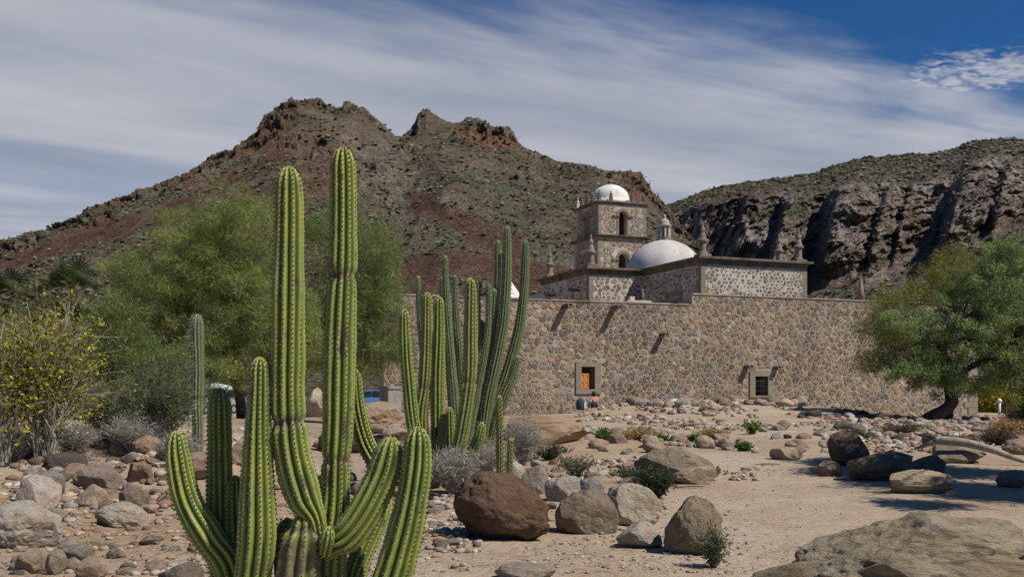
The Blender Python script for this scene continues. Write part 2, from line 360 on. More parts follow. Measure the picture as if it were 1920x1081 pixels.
fl_ = sstep(-.15, .2, fbm(P*.35+11, 4))*sstep(15, 22, P[:, 1])*sstep(800, 500, Ug)
colg = colg+(np.array([.25, .20, .15])-colg)*(fl_*.7)[:, None]
colg = colg+(np.array([.30, .24, .17])-colg)*(sstep(80, 120, P[:, 1]))[:, None]
tag(mesh_np('ground', P, Fq, M['ground'], colg), kind='structure')

# ---------------------------------------------------------------- mountains
def interp(u, tab):
    a = np.array(tab, float); return np.interp(u, a[:, 0], a[:, 1])
def blob_mask(U, V, u0, v0, ru, rv, ang=0):
    c, s = cos(R_(ang)), sin(R_(ang)); du = U-u0; dv = V-v0
    return sstep(1.25, .75, np.sqrt(((du*c+dv*s)/ru)**2+((-du*s+dv*c)/rv)**2))
shr_V = []
# main mountain
crest1 = [(-500, 640), (-250, 545), (0, 462), (60, 445), (120, 425), (200, 397), (300, 357), (365, 326), (385, 312), (398, 300), (425, 292), (445, 284), (490, 252), (498, 232), (515, 220), (540, 205), (580, 193), (605, 199), (625, 209), (645, 210), (660, 201), (690, 217), (720, 239), (738, 255), (752, 262), (770, 247), (778, 240), (784, 220), (800, 212), (830, 228), (858, 235), (880, 226), (920, 240), (955, 247), (966, 262), (972, 276), (1020, 298), (1080, 313), (1130, 321), (1180, 325), (1200, 330), (1213, 350), (1232, 378), (1250, 402), (1290, 452), (1340, 510), (1450, 600), (1500, 640)]
cy1 = [(-500, 330), (0, 390), (300, 470), (580, 560), (800, 600), (960, 600), (1200, 560), (1300, 480), (1500, 330)]
u1 = np.linspace(-500, 1500, 1180); nt_ = 215
t1 = np.concatenate([np.linspace(0, 1, nt_), [1.04, 1.12, 1.3, 1.6]])
U1, T1 = np.meshgrid(u1, t1)
cv = interp(U1, crest1); yc = interp(U1, cy1); yb = 150.0
tt = np.clip(T1, 0, 1)
k5 = np.exp(-np.linspace(-2.2, 2.2, 141)**2); k5 /= k5.sum(); cs_ = np.convolve(np.pad(interp(u1, crest1), 70, 'edge'), k5, 'valid')
Y = yb+(yc-yb)*tt; zc_ = EYE+(HV-cv)/F*yc
steep = np.where(U1 > 1140, .0, 0)
prof = tt**1.12
zs_ = EYE+(HV-cs_[None, :])/F*yc; zc_ = zs_+(zc_-zs_)*sstep(.80, .985, tt)
# rocky band just under the crest
prof = prof+.0*tt
Zm = -2+(zc_+2)*prof
# a cliff on the right-hand end of the ridge
back = np.clip(T1-1, 0, None)
Y = Y+back*260; Zm = Zm-back*(zs_)*1.25
Xm = (U1-960)/F*np.where(T1 > 1, yc, Y)
Pm = np.stack([Xm.ravel(), Y.ravel(), Zm.ravel()], 1)
tf = tt.ravel(); bk = (T1 > 1).ravel()
big = ridged(Pm*np.array([1/75., 1/160., 1/160.])+2, 4)
gul = fbm(Pm*np.array([1/22., 1/60., 1/60.])+4, 4)
crag = ridged(Pm*np.array([1/9., 1/9., 1/16.]), 4, .6)
cragm = sstep(.05, .35, fbm(Pm/45.+8, 3)+.62*sstep(.80, .95, tf)-.10)
small = fbm(Pm/3.2, 3)
amp = sstep(0, .15, tf)*(1-.80*sstep(.9, 1.0, tf))
uf1 = U1.ravel(); cru = np.maximum(sstep(470, 520, uf1)*sstep(760, 700, uf1), np.maximum(sstep(765, 790, uf1)*sstep(985, 950, uf1), sstep(1150, 1200, uf1)*.7)); cru = np.maximum(cru, .35*sstep(360, 400, uf1)*sstep(470, 440, uf1))
disp = (big*13+gul*7)*amp+crag*(7+5*sstep(.80, .95, tf)*cru)*cragm*(1-.5*sstep(.96, 1, tf))+small*1.3
Pm[:, 1] -= disp*.75; Pm[:, 2] += disp*.32*(1-.2*tf)+np.where(tf > .97, (crag*1.6+small*.8)*(.35+.65*cru), 0)
UU = Pm[:, 0]/Pm[:, 1]*F+960; VV = HV-(Pm[:, 2]-EYE)/Pm[:, 1]*F
pn = fbm(Pm/35.+21, 4); pn2 = fbm(Pm/9.+3, 4)
tan_ = np.array([.168, .145, .108]); grn = np.array([.122, .128, .074]); red = np.array([.125, .068, .048]); drk = np.array([.10, .078, .060]); gry = np.array([.235, .20, .165]); orn = np.array([.23, .120, .070])
c1 = tan_+(grn-tan_)*sstep(-.25, .2, pn)[:, None]
c1 = c1+(np.array([.165, .115, .085])-c1)*(sstep(-.05, .25, pn2+.2*tf)*.7)[:, None]
c1 = c1+(np.array([.165, .085, .055])-c1)*(blob_mask(UU, VV, 500, 300, 190, 110, -15)*.7*sstep(-.3, .2, pn2))[:, None]
c1 = c1+(gry-c1)*(blob_mask(UU, VV, 720, 330, 60, 130, -40)*.75*sstep(-.2, .3, pn2))[:, None]
c1 = c1+(gry-c1)*(cragm*.4*sstep(560, 720, UU)*sstep(0, .4, crag))[:, None]
c1 = c1+(drk-c1)*(cragm*.75*sstep(.78, .93, tf)*sstep(.35, -.1, crag))[:, None]
rm = np.zeros(len(Pm))
for b in ((795, 385, 36, 20, 20), (870, 425, 75, 20, 32), (950, 465, 65, 30, 38), (790, 515, 42, 32, 20), (900, 500, 95, 30, 10), (1000, 520, 90, 30, 0), (175, 442, 110, 24, -16), (60, 478, 70, 14, -12), (320, 400, 60, 22, -25)):
    rm = np.maximum(rm, blob_mask(UU+pn2*14, VV+pn*12, *b))
c1 = c1+(red-c1)*(rm*.9)[:, None]
c1 = c1+(orn-c1)*(blob_mask(UU, VV, 910, 258, 58, 18, 12)*.8)[:, None]
c1 = c1+(orn*.9-c1)*(blob_mask(UU, VV, 1200, 352, 22, 40, -30)*.6)[:, None]
def grid_faces(nr, nc):
    i = np.arange(nr*nc).reshape(nr, nc)
    return np.stack([i[:-1, :-1].ravel(), i[:-1, 1:].ravel(), i[1:, 1:].ravel(), i[1:, :-1].ravel()], 1)
tag(mesh_np('mountain', Pm, grid_faces(len(t1), len(u1)), M['hill'], c1), kind='structure')
# shrubs on it
def scatter_pts(Pm, mask, n, rng):
    w = np.clip(mask, 0, None)*Pm[:, 1]**-1.0; w = w/w.sum(); k = rng.choice(len(Pm), n, p=w)
    return Pm[k]+rng.normal(0, 1, (n, 3))*np.array([1, 1, .05])
ico_v = []
ph_ = (1+sqrt(5))/2
for a in ((-1, ph_, 0), (1, ph_, 0), (-1, -ph_, 0), (1, -ph_, 0), (0, -1, ph_), (0, 1, ph_), (0, -1, -ph_), (0, 1, -ph_), (ph_, 0, -1), (ph_, 0, 1), (-ph_, 0, -1), (-ph_, 0, 1)):
    v = Vector(a).normalized(); ico_v.append(tuple(v))
ico_f = [(0, 11, 5), (0, 5, 1), (0, 1, 7), (0, 7, 10), (0, 10, 11), (1, 5, 9), (5, 11, 4), (11, 10, 2), (10, 7, 6), (7, 1, 8), (3, 9, 4), (3, 4, 2), (3, 2, 6), (3, 6, 8), (3, 8, 9), (4, 9, 5), (2, 4, 11), (6, 2, 10), (8, 6, 7), (9, 8, 1)]
def ico(sub):
    V = [Vector(v) for v in ico_v]; Fs = list(ico_f)
    for _ in range(sub):
        cache = {}; nf = []
        def mid(a, b):
            k = (min(a, b), max(a, b))
            if k not in cache: V.append(((V[a]+V[b])/2).normalized()); cache[k] = len(V)-1
            return cache[k]
        for a, b, c in Fs:
            ab, bc, ca2 = mid(a, b), mid(b, c), mid(c, a); nf += [(a, ab, ca2), (b, bc, ab), (c, ca2, bc), (ab, bc, ca2)]
        Fs = nf
    return np.array([tuple(v) for v in V]), np.array(Fs)
ICO = {k: ico(k) for k in range(6)}
ICO[-1] = (np.array([(1., 0, 0), (0, 1, 0), (-1, 0, 0), (0, -1, 0), (0, 0, 1), (0, 0, -1)]), np.array([(0, 1, 4), (1, 2, 4), (2, 3, 4), (3, 0, 4), (1, 0, 5), (2, 1, 5), (3, 2, 5), (0, 3, 5)]))
def blobs(name, pts, rad, colr, rng, m, zs=.7, sub=0, jit=.25, smooth=False):
    V0, F0 = ICO[sub]; n = len(pts); k = len(V0)
    V = np.repeat(V0[None], n, 0)*(1+rng.normal(0, jit, (n, k, 1)))
    a = rng.random(n)*2*pi; ca_, sa_ = np.cos(a)[:, None], np.sin(a)[:, None]
    s3 = np.stack([rad*rng.uniform(.8, 1.3, n), rad*rng.uniform(.7, 1.2, n), rad*zs*rng.uniform(.7, 1.2, n)], 1)
    V = V*s3[:, None, :]
    V = np.stack([V[:, :, 0]*ca_-V[:, :, 1]*sa_, V[:, :, 0]*sa_+V[:, :, 1]*ca_, V[:, :, 2]], 2)
    V = V+pts[:, None, :]; Fc = (F0[None]+(np.arange(n)*k)[:, None, None]).reshape(-1, 3)
    col = np.repeat(colr[:, None, :], k, 1).reshape(-1, 3)
    return mesh_np(name, V.reshape(-1, 3), Fc, m, col, smooth)
rg = np.random.default_rng(21)
def shrub_col(n, rng):
    pal = np.array([[.060, .064, .036], [.080, .082, .048], [.105, .100, .062], [.13, .115, .085], [.05, .050, .036], [.20, .165, .13], [.16, .13, .105]])
    return pal[rng.integers(0, 7, n)]*rng.uniform(.8, 1.25, (n, 1))
mk = (1-rm*.93)*(~bk)*sstep(.02, .1, tf)*(1-.5*cragm)*(.5+sstep(-.3, .2, pn))
sp_ = scatter_pts(Pm, mk, 46000, rg); rr = (.28+1.0*rg.random(len(sp_))**3)*(sp_[:, 1]/400)**.8
tag(blobs('hillside_shrubs', sp_, rr, shrub_col(len(sp_), rg), rg, M['rubble'], .7, -1), kind='stuff', label='low desert shrubs dotted over the brown mountainside', cat='shrubs')

# right-hand cliffs
uu = np.linspace(1120, 2500, 820)
kt = [(1120, 0), (2500, 0)]
crest2 = [(1120, 445), (1200, 408), (1250, 388), (1290, 372), (1320, 360), (1350, 350), (1400, 344), (1450, 337), (1530, 325), (1570, 312), (1600, 301), (1650, 296), (1700, 291), (1750, 289), (1790, 281), (1830, 265), (1880, 262), (1920, 263), (2050, 262), (2500, 330)]
cliff2 = [(1120, 470), (1250, 415), (1300, 392), (1400, 372), (1500, 372), (1600, 356), (1700, 352), (1800, 330), (1850, 300), (1950, 310), (2500, 390)]
tal2 = [(1120, 560), (1250, 545), (1400, 520), (1520, 512), (1600, 492), (1700, 480), (1800, 445), (1920, 400), (2050, 400), (2500, 460)]
yr2 = [(1120, 940), (1250, 900), (1400, 820), (1600, 780), (1850, 750), (2500, 700)]
yk2 = [(1120, 820), (1250, 770), (1400, 660), (1600, 610), (1850, 590), (2500, 560)]
yt2 = [(1120, 740), (1250, 700), (1400, 590), (1600, 535), (1850, 500), (2500, 470)]
rows = [(0, 60), (1, 150), (2, 70)]
tv = np.concatenate([np.linspace(0, 1, 70)[:-1], 1+np.linspace(0, 1, 120)[:-1], 2+np.linspace(0, 1, 60), [3.05, 3.2, 3.6]])
U2, T2 = np.meshgrid(uu, tv)
def zy(vt, yt): yv = interp(U2, yt); return yv, EYE+(HV-interp(U2, vt))/F*yv
yB = np.full_like(U2, 300.); zB = np.full_like(U2, -2.)
yT, zT = zy(tal2, yt2); yK, zK = zy(cliff2, yk2); yR, zR = zy(crest2, yr2)
def seg(a, b, t): return a+(b-a)*np.clip(t, 0, 1)
Y2 = np.where(T2 < 1, seg(yB, yT, T2), np.where(T2 < 2, seg(yT, yK, T2-1), seg(yK, yR, T2-2)))
Z2 = np.where(T2 < 1, zB+(zT-zB)*np.clip(T2, 0, 1)**1.25, np.where(T2 < 2, seg(zT, zK, T2-1), seg(zK, zR, T2-2)))
b2 = np.clip(T2-3, 0, None); Y2 = Y2+b2*300; Z2 = Z2-b2*120
U2s = U2
X2 = (U2-960)/F*np.where(T2 > 3, yR, Y2)
P2 = np.stack([X2.ravel(), Y2.ravel(), Z2.ravel()], 1); t2 = T2.ravel(); uf = U2.ravel()
cl = sstep(.85, 1.1, t2)*sstep(2.35, 1.95, t2)                     # cliff weight
# buttresses: jut towards the viewer, steep on their left flank
def saw(uval, c, wl, wr): return np.where(uval < c, sstep(c-wl, c, uval), 1-sstep(c, c+wr, uval)**.8)
hgt = np.clip((t2-1), -.6, 1.6)
shift = (1-hgt)*-34                                                # buttresses lean down-left
bt = 0
for (c, wl, wr, a) in ((1322, 14, 70, 18), (1405, 18, 60, 14), (1480, 14, 60, 34), (1580, 30, 150, 62), (1668, 14, 60, 20), (1712, 12, 50, 14), (1812, 26, 130, 52), (1900, 18, 70, 24), (2010, 20, 100, 60)):
    bt = bt+a*saw(uf, c+shift, wl, wr)
ext = sstep(.8, 1.12, t2)*sstep(2.45, 1.7, t2)
col_n = ridged(P2*np.array([1/14., 1/14., 1/110.])+3, 3, .6)
col_n2 = fbm(P2*np.array([1/28., 1/28., 1/22.])+7, 4)
sml = fbm(P2/4.5, 3); ledg = fbm(P2*np.array([1/60., 1/60., 1/7.])+13, 3)
disp = bt*ext*.85+cl*(col_n*9+col_n2*8+ledg*5+ridged(P2*np.array([1/7., 1/7., 1/60.])+31, 3, .6)*5.0)+(1-cl)*(fbm(P2/38., 4)*9*sstep(0, .3, t2)*sstep(3.0, 2.7, t2)+ridged(P2/14., 3)*2.5*sstep(3, 2.9, t2))+sml*1.5
P2[:, 2] -= disp*(P2[:, 2]-EYE)/P2[:, 1]*.92; P2[:, 1] -= disp; P2[:, 0] -= disp*(uf-960)/F
P2[:, 2] += fbm(P2/9.+50, 3)*3.0*sstep(3.0, 2.4, t2)*sstep(.2, .6, t2)+np.where(t2 > 2.9, ridged(P2/7., 3)*1.6, 0)
UU = P2[:, 0]/P2[:, 1]*F+960; VV = HV-(P2[:, 2]-EYE)/P2[:, 1]*F
pn = fbm(P2/30.+21, 4); pn2 = fbm(P2/10.+3, 4)
c2 = np.array([.165, .138, .105])+(grn*.85-np.array([.145, .118, .088]))*sstep(-.3, .2, pn)[:, None]
rockc = np.array([.31, .272, .235])+(np.array([.145, .100, .080])-np.array([.225, .185, .150]))*sstep(-.3, .3, pn)[:, None]
c2 = c2+(rockc-c2)*(cl*sstep(-.45, -.05, col_n2+pn2*.5))[:, None]
c2 = c2+(np.array([.135, .060, .047])-c2)*(blob_mask(UU, VV, 1370, 375, 90, 34, -6)*.7*sstep(-.3, .3, pn2))[:, None]
c2 = c2+(np.array([.36, .31, .26])-c2)*(blob_mask(UU, VV, 1310, 425, 75, 26, 0)*.75*sstep(-.1, .3, pn2))[:, None]
c2 = c2+(np.array([.30, .25, .20])-c2)*(np.maximum(blob_mask(UU, VV, 1620, 385, 40, 28), blob_mask(UU, VV, 1760, 372, 90, 16, -8))*.65*sstep(-.1, .3, pn2))[:, None]
scr = np.zeros(len(P2))
for b in ((1575, 522, 62, 13, -28), (1670, 505, 60, 12, -36), (1880, 412, 60, 12, -48), (1730, 520, 60, 16, -20)):
    scr = np.maximum(scr, blob_mask(UU+pn2*8, VV+pn*8, *b))
c2 = c2+(np.array([.275, .215, .175])-c2)*(scr*.9)[:, None]
tag(mesh_np('cliff', P2, grid_faces(len(tv), len(uu)), M['cliff'], c2), kind='structure')
mk = (1-scr)*sstep(.02, .2, t2)*(t2 < 3.02)*(1-.88*cl)*(.4+sstep(-.3, .2, pn)+1.5*sstep(2.85, 3.0, t2))
sp_ = scatter_pts(P2, mk, 30000, rg); rr = (.40+1.5*rg.random(len(sp_))**2.6)*(sp_[:, 1]/500)**.6
tag(blobs('cliff_shrubs', sp_, rr, shrub_col(len(sp_), rg), rg, M['rubble'], .7, -1), kind='stuff', label='low dark shrubs dotted over the cliffs at the right', cat='shrubs')

# ---------------------------------------------------------------- masonry helpers
def voronoi(x0, x1, z0, z1, cw, ch, rng, drop=.12, holes=()):
    nxx = int((x1-x0)/cw)+3; nzz = int((z1-z0)/ch)+3; pts = []
    for j in range(nzz):
        for i in range(nxx):
            if rng.random() < drop: continue
            pts.append((x0+(i-1+.5*(j % 2)+.25)*cw+rng.uniform(-.36, .36)*cw, z0+(j-.5)*ch+rng.uniform(-.34, .34)*ch))
    P_ = np.array(pts); out = []
    sc = np.array([1, cw/ch])
    for k in range(len(P_)):
        p = P_[k]
        if not (x0 < p[0] < x1 and z0 < p[1] < z1): continue
        d = ((P_-p)*sc); d2 = (d*d).sum(1); nb = np.argpartition(d2, 14)[:15]
        poly = [(p[0]-cw*1.1, p[1]-ch*1.1), (p[0]+cw*1.1, p[1]-ch*1.1), (p[0]+cw*1.1, p[1]+ch*1.1), (p[0]-cw*1.1, p[1]+ch*1.1)]
        planes = [(1, 0, x1), (-1, 0, -x0), (0, 1, z1), (0, -1, -z0)]
        for q in nb:
            if q == k: continue
            a, b = P_[q][0]-p[0], (P_[q][1]-p[1]); mxx, mzz = (P_[q][0]+p[0])/2, (P_[q][1]+p[1])/2
            b2_ = b*(cw/ch)**2
            planes.append((a, b2_, a*mxx+b2_*mzz))
        for (a, b, c) in planes:
            new = []; m_ = len(poly)
            for i in range(m_):
                A = poly[i]; B = poly[(i+1) % m_]; da = a*A[0]+b*A[1]-c; db = a*B[0]+b*B[1]-c
                if da <= 0: new.append(A)
                if (da < 0) != (db < 0) and da != db:
                    t = da/(da-db); new.append((A[0]+(B[0]-A[0])*t, A[1]+(B[1]-A[1])*t))
            poly = new
            if len(poly) < 3: break
        if len(poly) < 3: continue
        cx = sum(a[0] for a in poly)/len(poly); cz = sum(a[1] for a in poly)/len(poly)
        if any(h[0]-.04 < max(cx, min(a[0] for a in poly)+.08) and min(cx, 1e9) < h[1]+.12 and h[0]-.12 < cx and h[2]-.12 < cz < h[3]+.12 for h in holes): continue
        out.append((poly, (cx, cz)))
    return out
def stone_geo(poly, c, gap, h, rng, rounder=.16):
    """polygon -> bevelled stone lying on plane d=0, proud towards -d"""
    n = len(poly); V = []; ar = 0
    base = []; top = []
    for (a, b) in poly:
        dx, dz = a-c[0], b-c[1]; Ld = max(sqrt(dx*dx+dz*dz), .02); k = max(.3, 1-gap/Ld)
        j = rng.uniform(-.012, .012)
        base.append((c[0]+dx*k+j, c[1]+dz*k-j))
    # cut the corners for a rounder outline
    rb = []
    for i in range(n):
        A = base[i]; B = base[(i+1) % n]
        if (A[0]-B[0])**2+(A[1]-B[1])**2 > .0025:
            rb.append((A[0]+(B[0]-A[0])*rounder, A[1]+(B[1]-A[1])*rounder)); rb.append((B[0]+(A[0]-B[0])*rounder, B[1]+(A[1]-B[1])*rounder))
        else: rb.append(((A[0]+B[0])/2, (A[1]+B[1])/2))
    n = len(rb)
    tx, tz = rng.uniform(-.12, .12), rng.uniform(-.12, .12)
    for (a, b) in rb: V.append((a, .01, b))
    for (a, b) in rb:
        dx, dz = (a-c[0])*.80, (b-c[1])*.80; V.append((c[0]+dx, -h+dx*tx+dz*tz, c[1]+dz))
    Fs = [(i, (i+1) % n, n+(i+1) % n, n+i) for i in range(n)]+[tuple(n+i for i in range(n))]
    return V, Fs
def stone_wall(parent, frame, x0, x1, z0, z1, cw, ch, gap, pal, rng, holes=(), keep=1.0, nsingle=0, h=(.03, .09), name='stone', drop=.12, patchy=False, macro=False):
    """frame: function (s, d, z)->local coordinates of the parent"""
    cells = voronoi(x0, x1, z0, z1, cw, ch, rng, drop, holes)
    items = []
    for poly, c in cells:
        if rng.random() > keep: continue
        g = gap*rng.uniform(.7, 1.5)
        if patchy:
            nzv = float(fbm(np.array([[c[0]*.8, c[1]*.9, x0]]), 3)[0]); g = gap*(1+1.1*max(0, nzv*2))*rng.uniform(.7, 1.6)
        V, Fs = stone_geo(poly, c, g, rng.uniform(*h), rng)
        ar = 0; k = len(poly)
        for i in range(k): ar += poly[i][0]*poly[(i+1) % k][1]-poly[(i+1) % k][0]*poly[i][1]
        cl_ = pal[int(rng.random()*len(pal))]; f = rng.uniform(.8, 1.2)
        if macro:
            f *= 1+.35*float(fbm(np.array([[c[0]*.22, c[1]*.35, 3.3]]), 3)[0])
            f *= .90; cl_ = (cl_[0], cl_[1]*.99, cl_[2]*.96)
        items.append((abs(ar), [frame(*v) for v in V], Fs, tuple(min(.9, q*f) for q in cl_), frame(c[0], 0, c[1])))
    items.sort(key=lambda a: -a[0])
    for it in items[:nsingle]:
        o3 = it[4]; mb = MB().add([(v[0]-o3[0], v[1]-o3[1], v[2]-o3[2]) for v in it[1]], it[2], it[3]); o = mb.build(name, M['stone'], parent); o.location = o3
    rest = items[nsingle:]
    if rest:
        mb = MB()
        for it in rest: mb.add(it[1], it[2], it[3])
        o = mb.build('small_stones' if nsingle else 'rubble_facing', M['stone'], parent); o['kind'] = 'stuff'
WALLPAL = [(.30, .230, .158), (.28, .220, .160), (.26, .235, .20), (.33, .27, .19), (.29, .205, .14), (.225, .205, .185), (.25, .195, .145), (.19, .16, .135), (.37, .305, .225), (.28, .18, .12), (.29, .25, .205), (.24, .22, .20), (.31, .24, .165), (.27, .225, .175), (.30, .245, .18), (.17, .145, .125)]
rs = random.Random(5)
def wsz(u, v, d=0.0):
    up = (u-960)/F; y = (WY+d/E1[0])/(1-TA*up); x = up*y; s, _ = wall_loc(x, y); return s, Z(v, y)
# ---------------------------------------------------------------- perimeter wall
PW = empty('perimeter_wall', (0, WY, 0), WA)
tag(PW, 'long tall fieldstone wall with two small windows in front of the church', 'wall')
sA = wsz(720, 700)[0]; sStep = wsz(1298, 600)[0]; sE = wsz(1831, 700)[0]; zL = 7.02; zH = 7.74; BOT = -1.6
w1 = (*[wsz(u, 700)[0] for u in (1089.5, 1114.5)], wsz(1102, 729)[1], wsz(1102, 687)[1])
w2 = (*[wsz(u, 700)[0] for u in (1415, 1439)], wsz(1427, 741)[1], wsz(1427, 705)[1])
f1 = (*[wsz(u, 700)[0] for u in (1079, 1126)], wsz(1102, 738)[1], wsz(1102, 678)[1])
f2 = (*[wsz(u, 700)[0] for u in (1405, 1448)], wsz(1427, 744)[1], wsz(1427, 694)[1])
mb = MB(); TH = 1.1
def wbox(a, b, z0, z1): mb.box((a, 0, z0), (b, TH, z1))
wbox(sA, w1[0], BOT, zL); wbox(w1[0], w1[1], BOT, w1[2]); wbox(w1[0], w1[1], w1[3], zL); wbox(w1[1], sStep, BOT, zL)
wbox(sStep, w2[0], BOT, zH); wbox(w2[0], w2[1], BOT, w2[2]); wbox(w2[0], w2[1], w2[3], zH); wbox(w2[1], sE, BOT, zH)
mb.box((sE-1.1, TH, BOT), (sE, 24, zH-.1)); mb.box((sStep, TH, 3), (sStep+1.0, 9, zH-.02))
mb.build('wall_core', M['mortar'], PW)
mc = MB()
def coping(a, b, z):
    s = a
    while s < b:
        e = min(b, s+rs.uniform(.5, 1.3)); hh = rs.uniform(.04, .10); mc.box((s, -.06-rs.uniform(0, .04), z+.001), (e-.01, TH+.02, z+hh), (rs.uniform(.9, 1.1),)*3); s = e
coping(sA, sStep-.02, zL); coping(sStep, sE, zH); mc.build('coping', M['mortar'], PW)
ql = sE-1.25
stone_wall(PW, lambda s, d, z: (s, d, z), sA, sStep, BOT+.5, zL-.03, .36, .27, .015, WALLPAL, rs, holes=(f1,), nsingle=140, drop=.17, h=(.012, .045), macro=True)
stone_wall(PW, lambda s, d, z: (s, d, z), sStep, ql, BOT+.4, zH-.03, .36, .27, .015, WALLPAL, rs, holes=(f2,), nsingle=160, drop=.17, h=(.012, .045), macro=True)
stone_wall(PW, lambda s, d, z: (sStep+d, TH-s, z), -8, 0, 6.4, zH-.05, .47, .36, .03, WALLPAL, rs)
stone_wall(PW, lambda s, d, z: (sE-d, s, z), .5, 12, -1, zH-.05, .5, .4, .03, WALLPAL, rs)
z = BOT
k = 0
while z < zH-.3:
    hh = rs.uniform(.38, .62); wd = 1.22 if k % 2 else .86
    q = MB().box((sE-wd, -.07, z+.012), (sE+.06, .5, min(z+hh, zH-.02)-.012)); q.build('quoin', M['frame'], PW); z += hh; k += 1
for (fr, op, nm) in ((f1, w1, 'wood'), (f2, w2, 'bars')):
    fe = empty('window', ((fr[0]+fr[1])/2, 0, fr[2]), 0, PW); cx = (fr[0]+fr[1])/2; zb = fr[2]
    def lb(m_, a, b): m_.box((a[0]-cx, a[1], a[2]-zb), (b[0]-cx, b[1], b[2]-zb)); return m_
    # surround in four stones, proud of the wall
    for (a, b) in (((fr[0], -.10, op[3]), (fr[1], .25, fr[3])), ((fr[0], -.10, fr[2]), (fr[1], .25, op[2])), ((fr[0], -.098, op[2]+.004), (op[0], .25, op[3]-.004)), ((op[1], -.098, op[2]+.004), (fr[1], .25, op[3]-.004))):
        lb(MB(), a, b).build('surround_stone', M['frame'], fe)
    lb(MB(), (op[0]-.05, .9, op[2]-.05), (op[1]+.05, 1.0, op[3]+.05)).build('room_shade_panel', M['dark'], fe)  # thin panel painted near-black for the shade of the unlit room
    if nm == 'wood':
        w = op[1]-op[0]; hz = op[2]+(op[3]-op[2])*.70
        for (a, b) in ((op[0]+.01, op[0]+w*.36), (op[0]+w*.38, op[0]+w*.66)):
            p = MB(); lb(p, (a, .17, op[2]+.01), (b, .21, hz))
            sh = p.build('shutter', M['wood'], fe)
            q = MB()
            for (c0, c1_, z0, z1) in ((a, a+.07, op[2]+.01, hz), (b-.07, b, op[2]+.01, hz), (a+.07, b-.07, op[2]+.01, op[2]+.09), (a+.07, b-.07, hz-.10, hz), (a+.07, b-.07, (op[2]+hz)/2-.05, (op[2]+hz)/2+.05)):
                lb(q, (c0+.001, .135, z0+.001), (c1_-.001, .168, z1-.001))
            q.build('shutter_frame', M['wood'], sh)
        p = MB(); lb(p, (op[0]+.01, .55, hz), (op[0]+w*.75, .58, op[3]-.05)); p.build('upper_panel', mat('dark_wood', (.10, .04, .02), .7), fe)
    else:
        for k in range(7):
            xk = op[0]+(k+.5)*(op[1]-op[0])/7; p = MB(); p.tube([(xk-cx, .06, op[2]-zb), (xk-cx, .06, op[3]-zb)], .017, 8); p.build('bar', M['iron'], fe, True)
        for zz in (.25, .5, .75):
            zk = op[2]+(op[3]-op[2])*zz; p = MB(); lb(p, (op[0], .05, zk-.015), (op[1], .075, zk+.015)); p.build('cross_bar', M['iron'], fe)
for (u, v, ln) in ((1058, 575, .95), (1150, 577, .95), (1240, 628, .72), (1399, 688, .62), (1453, 690, .55)):
    s, z = wsz(u, v); p = MB()
    U_ = [(-.17, -.10), (.17, -.10), (.17, .12), (.09, .12), (.09, 0), (-.09, 0), (-.09, .12), (-.17, .12)]; V = [(s+a, -ln, z+b) for a, b in U_]+[(s+a, .1, z+b) for a, b in U_]
    p.add(V, [(i, (i+1) % 8, 8+(i+1) % 8, 8+i) for i in range(8)]+[(0, 1, 4, 5)[::-1], (1, 2, 3, 4)[::-1], (0, 5, 6, 7)[::-1], (8, 9, 12, 13), (9, 10, 11, 12), (8, 13, 14, 15)])
    p.build('rain_spout', M['cornice'], PW)

# ---------------------------------------------------------------- church
CH = empty('mission_church', (0, WY, 0), WA)
tag(CH, 'old stone mission church with square bell tower and white domes rising behind the wall', 'church')
CPAL = [(.30, .215, .155), (.27, .20, .145), (.25, .215, .18), (.34, .255, .18), (.28, .18, .125), (.22, .19, .17), (.24, .175, .13), (.20, .16, .135), (.35, .275, .20)]
CH_Z = 12.15
def finial(s, d, z, h, parent, name='finial', r=.42):
    m_ = MB(); k = h/3.0
    m_.box((s-r*.95*k*1.3, d-r*.95*k*1.3, z), (s+r*.95*k*1.3, d+r*.95*k*1.3, z+.22*k))
    m_.lathe((s, d, z+.22*k), [(r*1.0*k, 0), (r*1.0*k, .12*k), (r*.72*k, .2*k), (r*.70*k, .95*k), (r*1.05*k, 1.05*k), (r*1.1*k, 1.2*k), (r*.75*k, 1.3*k), (r*.62*k, 1.6*k), (r*.45*k, 1.72*k), (r*.42*k, 1.85*k), (r*.55*k, 2.0*k), (r*.38*k, 2.2*k), (r*.22*k, 2.32*k), (r*.26*k, 2.45*k), (r*.10*k, 2.7*k), (.02*k, 2.78*k)], 12)
    return m_.build(name, M['ashlar'], parent, False)
def cornice(parent, s0, s1, d0, d1, z, hh=.62, out=.42, sides=True):
    m_ = MB(); st = ((.0, .13, .10), (.13, .22, .17), (.22, .36, .27), (.36, .5, 1.0))
    for (a, b, o) in st:
        oo = out*o; a *= hh/.5; b *= hh/.5
        m_.box((s0-oo, d0-oo, z-hh+a+.001), (s1+oo, d1+oo, z-hh+b))
    return m_.build('cornice', M['cornice'], parent)
tr = (21.1, 31.45, 12.0, 40.0); nb = (15.77, 21.08, 21.7, 32.5)
tp = empty('transept', (0, 0, 0), 0, CH)
MB().box((tr[0], tr[2], -1), (tr[1], tr[3]-12, CH_Z-.5)).build('plaster_wall', M['plaster'], tp)
MB().box((nb[0], nb[2], -1), (nb[1], nb[3], CH_Z-.5)).build('plaster_wall', M['plaster'], CH)
tc_ = cornice(tp, tr[0], tr[1], tr[2], 28, CH_Z)
cornice(CH, nb[0], nb[1]-.36, nb[2], nb[3], CH_Z+.003)
stone_wall(tp, lambda s, d, z: (s, tr[2]+d, z), tr[0]+.55, tr[1]-.5, 5.5, CH_Z-.65, .37, .30, .058, CPAL, rs, patchy=True, keep=.84, h=(.02, .05))
